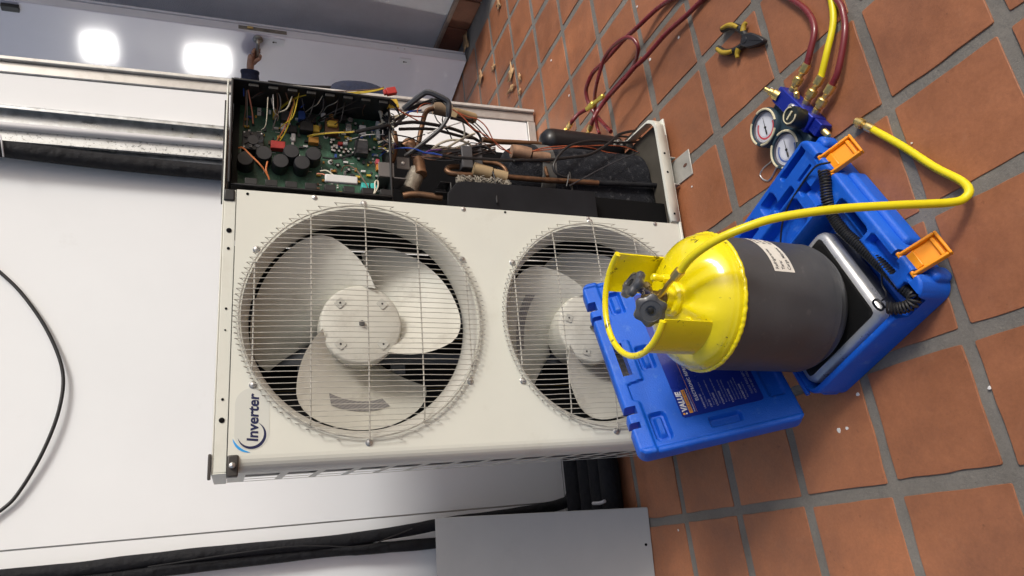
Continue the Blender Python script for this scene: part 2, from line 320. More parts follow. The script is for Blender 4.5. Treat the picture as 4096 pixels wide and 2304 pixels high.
MB().tube(rel([(-.79, .655, .09), (-.79, .60, .092), (-.785, .57, .09)], o_), .006, 8).build('cable_end', PVC, pb)
# leaning cover panel
bd = thing('cover_panel', 'removed ivory grey metal cover panel leaning low against the black pipes', 'panel', (-.815, .445, .0))
Lb = hypot(.43, .60); tl = math.degrees(atan2(.60, .43))
M = TR((0, 0, .002), tl, 0, 0)
PANELG = mat('cover_panel_enamel', (.47, .465, .44), .45, var=.05, vs=4, dirt=((.33, .32, .29), 5, .55, .8, .4))
pm = MB().prism(rrect(-.5, 0, 0, Lb, .006, 3), 0, .004, M).box(-.5, 0, 0.001, .005, -.022, 0, M).box(-.5, -.001, Lb - .005, Lb - .001, -.022, 0, M).box(-.004, -.001, .006, Lb - .006, -.022, 0, M).build('sheet', PANELG, bd, bevel=.0012)
bd.rotation_euler = (0, 0, R(-3))
MB().lathe([(.0045, 0), (.0045, .0006)], 14, M @ TR((-.115, .018, .0041))).build('screw_hole', DARKIN, bd)
# ------------------------------------------------------------------ back room beyond the partition: its lit wall lamps mirror in the glossy door
rw = thing('rear_wall', 'pale rear wall of the room beyond the partition, mirrored in the door', 'wall', (-4.3, 5.4, 0))
MB().box(-.12, 0, -2.2, 2.4, 0, 3.1).build('plaster', mat('rear_plaster', (.42, .41, .38), .9, var=.06), rw)
LIT = bpy.data.materials.new('lit_diffuser'); LIT.use_nodes = True; b_ = LIT.node_tree.nodes['Principled BSDF']
b_.inputs['Base Color'].default_value = (.8, .8, .8, 1); b_.inputs['Emission Color'].default_value = (1, .97, .93, 1); b_.inputs['Emission Strength'].default_value = 75
for z0, z1, y0, y1, lb in ((2.54, 2.92, 5.34, 5.70, 'upper square lamp mirrored near the top of the lavender door'), (1.10, 1.66, 5.38, 5.74, 'lower tall lamp mirrored beside the door handle')):
    wl_ = thing('wall_lamp', lb, 'lamp', (-4.3, (y0 + y1) / 2, z0), 0, 'lit wall lamps of the back room'); h_ = (y1 - y0) / 2
    MB().box(.002, .05, -h_ - .02, h_ + .02, -.02, z1 - z0 + .02).build('housing', WHITE, wl_, bevel=.006)
    MB().box(.051, .062, -h_, h_, 0, z1 - z0).build('diffuser', LIT, wl_, bevel=.004)
# ------------------------------------------------------------------ the condenser unit (its front face lies on y = 0)
ac = thing('condenser_unit', 'tall ivory twin-fan air conditioner condenser with its service cover removed and wiring exposed', 'air conditioner', (0, 0, 0))
FANS = ((-.310, .985), (-.312, .340)); RO = .282
def holed(b, x0, x1, z0, z1, cx, cz, r, n=96):
    ang = [2 * pi * i / n for i in range(n)] + [atan2(z - cz, x - cx) % (2 * pi) for x in (x0, x1) for z in (z0, z1)]
    ang = sorted(set(round(a, 6) for a in ang)); m = len(ang); v = []
    for a in ang: v.append((cx + r * cos(a), 0, cz + r * sin(a)))
    for a in ang:
        dx, dz = cos(a), sin(a); t = 9
        if dx > 1e-9: t = min(t, (x1 - cx) / dx)
        if dx < -1e-9: t = min(t, (x0 - cx) / dx)
        if dz > 1e-9: t = min(t, (z1 - cz) / dz)
        if dz < -1e-9: t = min(t, (z0 - cz) / dz)
        v.append((cx + t * dx, 0, cz + t * dz))
    b.add(v, [(i, m + i, m + (i + 1) % m, (i + 1) % m)[::-1] for i in range(m)])
fp = MB()
holed(fp, -.622, 0, .645, 1.284, *FANS[0], RO); holed(fp, -.622, 0, .036, .645, *FANS[1], RO)
for k in range(7):                        # rounded left corner
    a, b_ = R(k * 90 / 7), R((k + 1) * 90 / 7); rc = .033
    P = lambda t, z: (-.622 - rc * sin(t), rc - rc * cos(t), z)
    fp.add([P(a, .036), P(b_, .036), P(b_, 1.284), P(a, 1.284)], [(3, 2, 1, 0)])
fp.add([(0, 0, .036), (0, .014, .036), (0, .014, 1.284), (0, 0, 1.284)], [(0, 1, 2, 3)])
fp.add([(-.622, 0, .036), (0, 0, .036), (0, .02, .036), (-.622, .02, .036)], [(3, 2, 1, 0)])
front = fp.build('front_panel', IVORY, ac, sharp=50)
MB().box(-.0005, .034, .001, .004, .036, .062).build('panel_tab', IVORY, front, bevel=.002)
# top cover: front lip and plate
tp = MB().box(-.655, .0, .004, .007, 1.285, 1.311).box(-.655, .302, .004, .36, 1.311, 1.315).box(-.658, -.655, .004, .36, 1.285, 1.315).build('top_cover', IVORY, ac, bevel=.002)
for x, r in ((-.105, .006), (-.150, .0035), (-.295, .0028), (-.345, .002), (-.50, .003), (-.545, .006)):
    MB().lathe([(r, 0), (r, .0008)], 16, TR((x, .0035, 1.298), 90)).build('hole', DARKIN, tp)
MB().box(-.03, .0, .0, .02, 1.288, 1.312).build('corner_cap', BLACKP, tp, bevel=.003)
cb = MB().box(-.665, -.62, -.006, .03, 1.262, 1.284).build('corner_bracket', mat('dark_clip', (.05, .045, .04), .5, var=.3), ac, bevel=.003)
MB().box(-.668, -.615, .0, .012, 1.3152, 1.322).build('clip_tab', MATS['dark_clip'], cb, bevel=.002)
MB().lathe([(.0, .012), (.006, .010), (.007, .004), (.007, 0)], 10, TR((-.642, -.007, 1.274), 90)).build('bolt', STEEL, cb)
# left side: louvred sheet
sp = MB().box(-.6555, -.6550, .033, .100, .036, 1.284).box(-.6555, -.6550, .100, .345, 1.245, 1.284).box(-.6555, -.6550, .100, .345, .036, .07).box(-.6555, -.6550, .345, .36, .036, 1.284)
side = sp.build('side_panel', IVORY, ac)
zg = [.07 + i * (1.175 / 14) for i in range(15)]
rib0 = None
for i, z in enumerate(zg[1:-1]):
    r_ = MB().box(-.6557, -.6552, .100, .345, -.009, .009).build('louvre_rib', IVORY, side) if rib0 is None else copy_part(rib0, side)
    rib0 = rib0 or r_; r_.location = (0, 0, z)
bar0 = None
for y in (.178, .262):
    r_ = MB().box(-.6556, -.6551, -.008, .008, .07, 1.245).build('louvre_bar', IVORY, side) if bar0 is None else copy_part(bar0, side)
    bar0 = bar0 or r_; r_.location = (0, y, 0)
MB().box(-.645, -.615, .05, .345, .04, 1.28).box(-.645, -.02, .33, .36, .04, 1.30).build('condenser_coil', COIL, ac)
MB().box(-.61, -.02, .325, .329, .04, 1.30).build('coil_shade', mat('coil_tubes', (.012, .013, .016), .5, stripes=(14., (.20, .13, .02), 0, .97)), ac)
MB().box(-.015, -.012, .015, .33, .05, 1.285).build('partition_plate', mat('black_sheet', (.022, .022, .024), .5, var=.2), ac)
MB().box(.02, .36, .03, .35, .0352, .0365).build('pan_floor', mat('dirty_shaded_pan', (.07, .062, .048), .7, var=.25, vs=12), ac)  # dirty pan colour taken darker, painting in the shade behind the rim
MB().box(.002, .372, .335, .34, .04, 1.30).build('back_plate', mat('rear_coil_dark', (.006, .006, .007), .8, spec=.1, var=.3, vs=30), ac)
MB().box(-.64, .36, -.004, .36, .028, .035).box(-.655, .36, -.006, -.002, .028, .034).build('base_pan', IVORY, ac, bevel=.001)
rim = MB().tube([(.005, -.004, .052), (.12, -.004, .054), (.25, -.004, .056), (.33, -.002, .058), (.362, .015, .06), (.372, .06, .06), (.374, .2, .06), (.374, .36, .06)], .0045, 8)
rl = MB()
pth = [(.005, -.006), (.30, -.006), (.345, .0), (.368, .025), (.374, .07), (.374, .36)]
pth = [(p.x, p.y) for p in spline([(x, y, 0) for x, y in pth], 5)]
v = []; f = []
for x, y in pth: v += [(x, y, .03), (x, y, .062), (x - .006, y + .010, .0635), (x - .006, y + .010, .05)]
for i in range(len(pth) - 1): f += [(4 * i + j, 4 * i + 4 + j, 4 * i + 5 + j, 4 * i + 1 + j) for j in range(3)]
pr_ = rl.add(v, f).build('base_rim', IVORY, ac, sharp=60)
pr_.modifiers.new('thick', 'SOLIDIFY').thickness = .0015
for x in (.03, .17, .235): MB().lathe([(.0035, 0), (.0035, .001)], 10, TR((x, -.0068, .048), 90)).build('hole', DARKIN, pr_)
FOOT = mat('galvanised_foot', (.44, .43, .39), .55, metal=.3, var=.15, vs=20)
def foot(x):
    b = MB(); b.box(x - .042, x + .042, -.072, .30, .004, .008).box(x - .048, x - .044, -.006, .30, .008, .027).box(x + .044, x + .048, -.006, .30, .008, .027)
    o = b.build('foot', FOOT, ac, bevel=.0015)
    MB().prism([(x + .009 * cos(a) * .6, -.045 + .010 * sin(a)) for a in [i * pi / 8 for i in range(16)]], .0081, .0086).build('bolt_slot', mat('slot_rust', (.10, .045, .03), .8, var=.2), o)
foot(.178); foot(-.48)

# fans, shrouds, grilles
HUBD = .062
def blade_mesh():
    b = MB(); nu, nv = 22, 12; v = []; f = []
    for i in range(nu + 1):
        s = i / nu; thr = R(-21 + 120 * s); tho = R(18 + 96 * s)
        e = abs(2 * s - 1); rt = .100 + .158 * (1 - .16 * max(0, (e - .55) / .45) ** 3)
        for j in range(nv + 1):
            q = j / nv; r = .096 + (rt - .096) * q; th = thr * (1 - q ** .8) + tho * q ** .8
            y = .050 + .135 * (s ** 1.1) - .014 * sin(pi * s) * q
            v.append((r * cos(th), y, r * sin(th)))
    m = len(v); v += [(x, y + .0035, z) for x, y, z in v]
    idx = lambda i, j: i * (nv + 1) + j
    for i in range(nu):
        for j in range(nv):
            a = (idx(i, j), idx(i + 1, j), idx(i + 1, j + 1), idx(i, j + 1)); f.append(a); f.append(tuple(m + k for k in a[::-1]))
    ring = [idx(i, 0) for i in range(nu)] + [idx(nu, j) for j in range(nv)] + [idx(i, nv) for i in range(nu, 0, -1)] + [idx(0, j) for j in range(nv, 0, -1)]
    f += [(ring[k], m + ring[k], m + ring[(k + 1) % len(ring)], ring[(k + 1) % len(ring)]) for k in range(len(ring))]
    return b.add(v, f)
FX = Matrix(((1, 0, 0, 0), (0, 0, -1, 0), (0, 1, 0, 0), (0, 0, 0, 1)))     # lathe z -> -y (towards the viewer)
blade0 = hub0 = None; wires0 = {}
for fi, (cx, cz) in enumerate(FANS):
    sh = MB().lathe([(RO, 0), (RO - .006, -.006), (RO - .012, -.020), (RO - .016, -.042), (RO - .018, -.066), (RO - .012, -.072), (RO + .01, -.074)], 72, TR((cx, 0, cz)) @ FX, caps=False).build('fan_shroud', mat('shroud_shaded', (.52, .51, .46), .55, var=.08, dirt=((.32, .30, .25), 6, .5, .8, .5)), ac, sharp=70)  # casing paint darkened to paint in the opening's shade, plus dirt mottling
    fan = bpy.data.objects.new('fan', None); COL.objects.link(fan); fan.parent = ac; fan.location = (cx, 0, cz); fan.rotation_euler = (0, R(0 if fi == 0 else -24), 0)
    if hub0 is None:
        hub0 = MB().lathe([(.098, -.16), (.101, -.10), (.101, -.072), (.099, -.066), (.095, -.064), (.030, -.062), (.030, -.0625), (.0, -.0625)], 56, FX).build('hub', FANP, fan, sharp=50)
        h1 = MB().lathe([(0, -.052), (.006, -.052), (.0075, -.055), (.0075, -.062)], 6, FX).build('hub_nut', mat('dull_nut', (.20, .20, .20), .35, metal=.8), fan)
        h2 = []
        for k in range(4):
            a = R(45 + 90 * k); h2.append(MB().prism(rrect(-.011, .011, -.012, .012, .004, 2), .0612, .0626, FX @ TR((.074 * cos(a), .074 * sin(a), -.1232), 0, 0, math.degrees(a))).build('hub_pad', mat('fan_plastic_pad', (.57, .57, .51), .5), fan, bevel=.0008))
        h3 = []
        for k in range(4):
            a = R(45 + 90 * k); h3.append(MB().lathe([(.0026, -.0602), (.0026, -.0597)], 12, FX @ TR((.074 * cos(a), .074 * sin(a), 0))).build('hub_bore', mat('grey_hole', (.06, .055, .05), .6), fan))
        hubset = [hub0, h1] + h2 + h3
        blade0 = blade_mesh().build('fan_blade', FANP, fan, sharp=60); bl = [blade0]
    else:
        for h in hubset: copy_part(h, fan)
        bl = [copy_part(blade0, fan)]
    for k in (1, 2): copy_part(blade0, fan, None, (0, R(120 * k), 0))
    # warning sticker on one blade
    st = MB(); n_ = 8; v = []; f = []
    for i in range(n_ + 1):
        s = .30 + .10 * 0 + .42 * i / n_
        for j in (0, 1):
            q = .56 + .16 * j; thr = R(-21 + 120 * s); tho = R(18 + 96 * s); r = .096 + .160 * q; th = thr * (1 - q ** .8) + tho * q ** .8
            v.append((r * cos(th), .050 + .135 * (s ** 1.1) - .014 * sin(pi * s) * q - .0014, r * sin(th)))
    f = [(2 * i, 2 * i + 2, 2 * i + 3, 2 * i + 1) for i in range(n_)]
    so = st.add(v, f).build('blade_sticker', mat('faded_sticker', (.32, .31, .30), .5, var=.1, stripes=(160., (.22, .22, .22), 2, .6)), fan); so.rotation_euler = (0, R(-120 if fi == 0 else 0), 0)
    # motor bracket behind
    for x_ in (-.06, .06): MB().box(cx + x_ - .015, cx + x_ + .015, .20, .205, cz - .31, cz + .31).build('motor_rail', mat('bracket_grey', (.16, .175, .20), .5, metal=.5, var=.15), ac, bevel=.002)
    for z_ in (-.12, .12): MB().box(cx - .10, cx + .10, .207, .215, cz + z_ - .02, cz + z_ + .02).build('motor_plate', MATS['bracket_grey'], ac, bevel=.002)
    MB().lathe([(.06, -.24), (.06, -.18), (.04, -.165)], 24, TR((cx, 0, cz)) @ FX).build('fan_motor', BLACKP, ac)
    # wire guard
    g = bpy.data.objects.new('fan_guard', None); COL.objects.link(g); g.parent = ac; g.location = (cx, 0, cz)
    yb = lambda x, z: -.014 - .016 * max(0, 1 - (x * x + z * z) / .088)
    if not wires0:
        wires0['w'] = []
        for i in range(46):
            x = -.2885 + i * .577 / 45; h = sqrt(.2975 ** 2 - x * x) if abs(x) < .2975 else .05
            h = max(h, .06); q = random.Random(i); jx = lambda: q.uniform(-.0009, .0009)
            P = [(x, -.0015, -h + .006), (x, yb(x, h), -h - .001)] + [(x + jx(), yb(x, z), z) for z in [(-.97 + 1.94 * k / 8) * h for k in range(9)]] + [(x, yb(x, h), h + .001), (x, -.0015, h - .006)]
            wires0['w'].append(MB().tube(P, .00095, 5, k=3).build('guard_wire', WIRE_G, g))
        rg = lambda r, y: [(r * cos(a), y, r * sin(a)) for a in [2 * pi * i / 72 for i in range(72)]]
        wires0['r'] = [MB().tube(rg(.2865, -.009), .0019, 6, closed=True, smooth=False).build('guard_ring', WIRE_G, g)]
        for z in (-.255, -.13, 0, .13, .255):
            h = .298 if z == 0 else sqrt(.2865 ** 2 - z * z); 
            P = [(-h, -.003, z)] + [(x, yb(x, z) + .003, z) for x in [(-.94 + 1.88 * k / 8) * h for k in range(9)]] + [(h, -.003, z)]
            wires0['r'].append(MB().tube(P, .0018, 6, k=4).build('guard_crossbar', WIRE_G, g))
        scr = []
        for k, (x, z) in enumerate(((.297, 0), (-.297, 0), (.16, .252), (-.16, .252), (.16, -.252), (-.16, -.252))):
            if k == 0: so_ = MB().lathe([(.0085, 0), (.0085, .0015), (.006, .0035), (.0055, .0055), (0, .0068)], 16, FX).build('guard_screw', STEEL, g)
            else: so_ = copy_part(scr[0], g)
            so_.location = (x, 0, z); scr.append(so_)
        wires0['s'] = scr
    else:
        for key in ('w', 'r', 's'):
            for o in wires0[key]: copy_part(o, g, o.location)
sc0 = None
for x, z in ((-.006, 1.105), (-.006, .72), (-.006, .345), (-.006, .12)):
    o = MB().lathe([(.0065, 0), (.006, .002), (0, .004)], 12, FX).build('panel_screw', STEEL, ac) if sc0 is None else copy_part(sc0, ac)
    sc0 = sc0 or o; o.location = (x, -.0003, z)
for x, z in ((-.010, 1.26), (-.006, .60)): MB().lathe([(.0035, 0), (.0035, .0008)], 12, TR((x, 0, z)) @ FX).build('hole', DARKIN, ac)

# inverter badge
NAVY = mat('badge_navy', (.010, .013, .065), .4); CYAN = mat('badge_cyan', (.03, .35, .80), .4)
badge = MB().prism([(x, -z) for x, z in [(-.600 + .0, 0)] ][:0] or [( -.5745 + .036 * cos(a) + (.062 if cos(a) > 0 else 0) * 1.0, -(1.2365 + .036 * sin(a))) for a in [2 * pi * i / 40 for i in range(40)]], .0002, .0006, FX @ Matrix.Scale(-1, 4, (0, 1, 0))).build('badge', mat('badge_film', (.62, .635, .58), .35, var=.02), ac)
def crescent(cx, cz, R0, a0, a1, wmax, n=28):
    v = []
    for i in range(n + 1):
        t = i / n; a = R(a0 + (a1 - a0) * t); w_ = wmax * sin(pi * t) ** .8 + .0001
        v += [(cx + R0 * cos(a), -.0010, cz + R0 * sin(a)), (cx + (R0 - w_) * cos(a), -.0010, cz + (R0 - w_) * sin(a))]
    return MB().add(v, [(2 * i, 2 * i + 1, 2 * i + 3, 2 * i + 2) for i in range(n)])
crescent(-.580, 1.236, .0290, 100, 335, .0062).build('badge_arc', NAVY, badge)
crescent(-.583, 1.242, .0330, 95, 185, .0052).build('badge_arc', CYAN, badge)
MT = Matrix(((1, 0, 0, 0), (0, 0, -1, 0), (0, 1, 0, 0), (0, 0, 0, 1)))
text_mb('Inverter', .0315, TR((-.5945, -.0008, 1.2245)) @ MT, bold=.0009, shear=.12).build('badge_text', NAVY, badge)

# electronics box
BX0, BX1, BZ0, BZ1, BD = .018, .300, .905, 1.300, .112
bx_ = MB().box(BX0, BX1 + .006, BD + .004, BD + .008, BZ0, BZ1).box(BX1, BX1 + .006, -.002, BD + .004, BZ0, BZ1).box(BX0, BX0 + .005, .012, BD + .004, BZ0, BZ1).box(BX0, BX1 + .006, .0, BD + .004, BZ1, BZ1 + .006).box(BX0, BX1 + .006, .04, BD + .004, BZ0 - .006, BZ0)
ebox = bx_.build('electronics_tray', BLACKP, ac, bevel=.002)
for i in range(8):
    z = BZ1 - .045 - i * .047; MB().box(BX1 - .010, BX1 - .0005, .004, .022, z - .014, z + .010).build('tray_clip', BLACKP, ebox, bevel=.001)
    MB().box(BX0 + .0055, BX0 + .022, .014, .035, z - .016, z + .012).build('tray_clip', BLACKP, ebox, bevel=.001)
MB().box(BX0 - .002, BX1, .10, .13, 1.3153, 1.321).build('tray_top', BLACKP, ebox)
PCB = mat('circuit_board', (.032, .098, .058), .45, var=.35, vs=60, coat=.2, dirt=((.07, .20, .12), 130, .56, .62, .7))
pcb = MB().box(BX0 + .012, BX1 - .002, BD - .001, BD + .001, BZ0 + .006, BZ1 - .016).build('circuit_board', PCB, ebox)
def cm(n, c, r=.45, **k): return mat(n, c, r, **k)
CM = dict(black=BLACKP, dgrey=cm('comp_dgrey', (.05, .05, .055)), amber=cm('comp_amber', (.42, .20, .03)), yellow=cm('comp_yellow', (.62, .42, .05)), white=cm('comp_white', (.68, .68, .66)), red=cm('comp_red', (.42, .03, .025)), teal=cm('comp_teal', (.05, .50, .46)), blue=cm('comp_blue', (.03, .08, .30)), silver=cm('comp_silver', (.6, .6, .6), .3, metal=.8), brown=cm('comp_brown', (.14, .07, .035)), orange=cm('comp_orange', (.70, .25, .03)), pink=cm('comp_pink', (.75, .12, .16)))
def comp(name, x, z, w_, h, d, c, parent=None): return MB().box(x - w_ / 2, x + w_ / 2, BD - .001 - d, BD - .001, z - h / 2, z + h / 2).build(name, CM[c], parent or pcb, bevel=.0012)
cap0 = None
for x, z in ((.120, 1.267), (.140, 1.223), (.122, 1.182), (.153, 1.156), (.123, 1.129), (.152, 1.100)):
    if cap0 is None:
        cap0 = MB().lathe([(.0205, 0), (.0205, .038), (.0200, .0425), (.0185, .0445), (0, .0447)], 32, TR((0, BD - .001, 0)) @ FX).build('capacitor', mat('capacitor_sleeve', (.025, .026, .03), .4, var=.15), pcb); o = cap0
    else: o = copy_part(cap0, pcb)
    o.location = (x, 0, z)
fr_ = comp('cooling_fan', .177, 1.25, .052, .052, .035, 'black')
fb = MB().lathe([(.013, 0), (.013, .004), (0, .0045)], 20, TR((.177, BD - .036, 1.25)) @ FX)
for k in range(7):
    a = 2 * pi * k / 7; fb.prism([(.012, -.004), (.023, .002), (.022, .010), (.012, .004)], .0, .002, TR((.177, BD - .036, 1.25)) @ FX @ TR((0, 0, 0), 18, 0, math.degrees(a)))
fb.build('rotor', CM['dgrey'], fr_)
for sx in (-1, 1):
    for sz in (-1, 1): MB().lathe([(.003, 0), (.002, .002), (0, .0025)], 8, TR((.177 + sx * .021, BD - .036, 1.25 + sz * .021)) @ FX).build('screw', STEEL, fr_)
for nm, x, z, w_, h, d, c in (('wire_connector', .181, 1.188, .022, .036, .020, 'red'), ('transformer', .252, 1.050, .042, .036, .028, 'brown'), ('relay', .243, 1.116, .028, .034, .026, 'black'), ('relay', .270, 1.104, .026, .026, .024, 'black'), ('relay', .270, 1.170, .030, .024, .022, 'dgrey'), ('filter_block', .279, 1.128, .026, .018, .018, 'blue'), ('wire_connector', .276, 1.196, .022, .012, .014, 'yellow'), ('wire_connector', .243, 1.091, .020, .018, .018, 'yellow'), ('film_capacitor', .208, 1.097, .018, .026, .018, 'amber'), ('display_block', .257, .965, .030, .018, .014, 'white'), ('power_module', .196, .971, .040, .034, .028, 'dgrey'), ('terminal_strip', .262, .922, .055, .010, .016, 'white'), ('relay', .085, .962, .016, .020, .018, 'teal'), ('relay', .086, .937, .016, .020, .018, 'teal'), ('wire_connector', .163, .926, .014, .010, .016, 'pink'), ('wire_connector', .147, .925, .018, .009, .014, 'orange'), ('heat_sink', .216, .966, .018, .024, .020, 'silver'), ('wire_connector', .209, 1.026, .009, .013, .012, 'red'), ('wire_connector', .211, 1.012, .009, .012, .012, 'white'), ('fuse_block', .214, 1.149, .022, .011, .010, 'white'), ('relay', .258, 1.004, .024, .016, .018, 'silver'), ('wire_connector', .240, 1.175, .018, .014, .014, 'white'), ('relay', .236, 1.15, .02, .02, .015, 'black'), ('wire_connector', .288, 1.236, .010, .010, .006, 'white'), ('wire_connector', .276, 1.236, .010, .010, .006, 'white'), ('relay', .285, 1.02, .016, .020, .02, 'black'), ('choke', .283, 1.05, .018, .012, .02, 'amber'), ('choke', .285, 1.072, .016, .012, .02, 'white')):
    comp(nm, x, z, w_, h, d, c)
MB().box(.243, .262, BD - .040, BD - .029, 1.036, 1.064).build('transformer_core', CM['yellow'], pcb, bevel=.004)
MB().lathe([(.0075, 0), (.0075, .012), (.004, .0125)], 20, TR((.286, BD - .001, .998)) @ FX).build('buzzer', CM['silver'], pcb)
MB().lathe([(.006, 0), (.006, .0015), (.0035, .0015), (.0035, 0)], 20, TR((.230, BD - .001, 1.063)) @ FX).build('board_ring', CM['white'], pcb)
MB().lathe([(.0065, 0), (.0065, .0012), (0, .0012)], 20, TR((.154, BD - .001, 1.052)) @ FX).build('board_dot', CM['white'], pcb)
ccap = MB().lathe([(.0036, 0), (.0036, .010)], 12, FX).build('small_capacitor', CM['black'], pcb); ctop = MB().lathe([(.0034, .0101), (0, .0104)], 12, FX).build('capacitor_top', CM['silver'], ccap)
first = True; q = random.Random(3)
for i in range(34):
    if i < 14: x, z = .196 - (i % 2) * .010 + q.uniform(-.002, .002), 1.048 - i * .0062
    else: x, z = q.uniform(.05, .285), q.uniform(.925, 1.06)
    if first: o = ccap; first = False
    else: o = copy_part(ccap, pcb); copy_part(ctop, o)
    o.location = (x, BD - .001, z)
smd = {}
for i in range(200):
    x, z = q.uniform(.05, .292), q.uniform(.918, 1.28)
    c = q.choice(['black', 'black', 'dgrey', 'brown', 'white', 'silver', 'amber', 'blue', 'dgrey', 'yellow']); kx = q.choice([0, 1, 2]); key = (c, kx)
    if z > 1.09 and x < .175: continue
    if key not in smd:
        d_ = ((.006, .004, .003), (.010, .006, .005), (.005, .012, .007))[kx]
        smd[key] = MB().box(-d_[0] / 2, d_[0] / 2, -d_[2], 0, -d_[1] / 2, d_[1] / 2).build('chip', CM[c], pcb); o = smd[key]
    else: o = copy_part(smd[key], pcb)
    o.location = (x, BD - .001, z)
for i in range(26):      # printed legends
    x, z = q.uniform(.05, .29), q.uniform(.92, 1.28)
    if i == 0: tr0 = MB().box(-.006, .006, -.0003, 0, -.0007, .0007).build('silkscreen_mark', CM['white'], pcb); o = tr0
    else: o = copy_part(tr0, pcb)
    o.location = (x, BD - .001, z); o.rotation_euler = (0, R(q.choice([0, 90])), 0)
MB().box(.055, .077, .028, .040, .993, 1.076).build('lead_connector', CM['white'], ebox, bevel=.003)
rp = MB().box(-.010, .010, -.007, .007, -.016, .012).box(-.0075, .0075, -.005, .005, .012, .020).build('plug', CM['red'], ac, bevel=.002); rp.location = (.328, .002, .905); rp.rotation_euler = (0, R(-18), 0)
yt = MB().box(-.013, .013, -.002, .002, -.018, .018).build('warning_tag', CM['yellow'], ac); yt.location = (.316, .042, .893); yt.rotation_euler = (0, R(-15), 0)
MB().box(.09, .135, .045, .048, .893, .935).box(.09, .094, .045, .11, .86, .935).build('tray_bracket', mat('bracket_dgrey', (.16, .15, .145), .5, metal=.4, var=.2), ac, bevel=.001)

# wiring and refrigerant pipes
WC = dict(yellow=(.62, .46, .03), brown=(.13, .065, .04), orange=(.55, .17, .05), grey=(.25, .25, .24), salmon=(.55, .22, .14), black=(.012, .012, .013), cream=(.60, .56, .44), white=(.72, .71, .66), blue=(.02, .07, .36), charcoal=(.035, .037, .042), rust=(.40, .09, .035), violet=(.10, .035, .17))
WM = {k: mat('wire_' + k, c, .45, var=.1, vs=30) for k, c in WC.items()}
COPPER = mat('aged_copper', (.20, .105, .055), .42, metal=.55, var=.3, vs=25, dirt=((.09, .06, .04), 18, .45, .7, .7))
PM = dict(copper=COPPER, foam=mat('brown_foam', (.24, .17, .105), .85, var=.2, vs=20), tan=mat('tan_tape', (.36, .26, .14), .7, var=.2), foil=mat('dull_foil', (.30, .27, .22), .45, metal=.5, var=.3, vs=15, bump=.4, bs=50), blackrub=BLACKR)
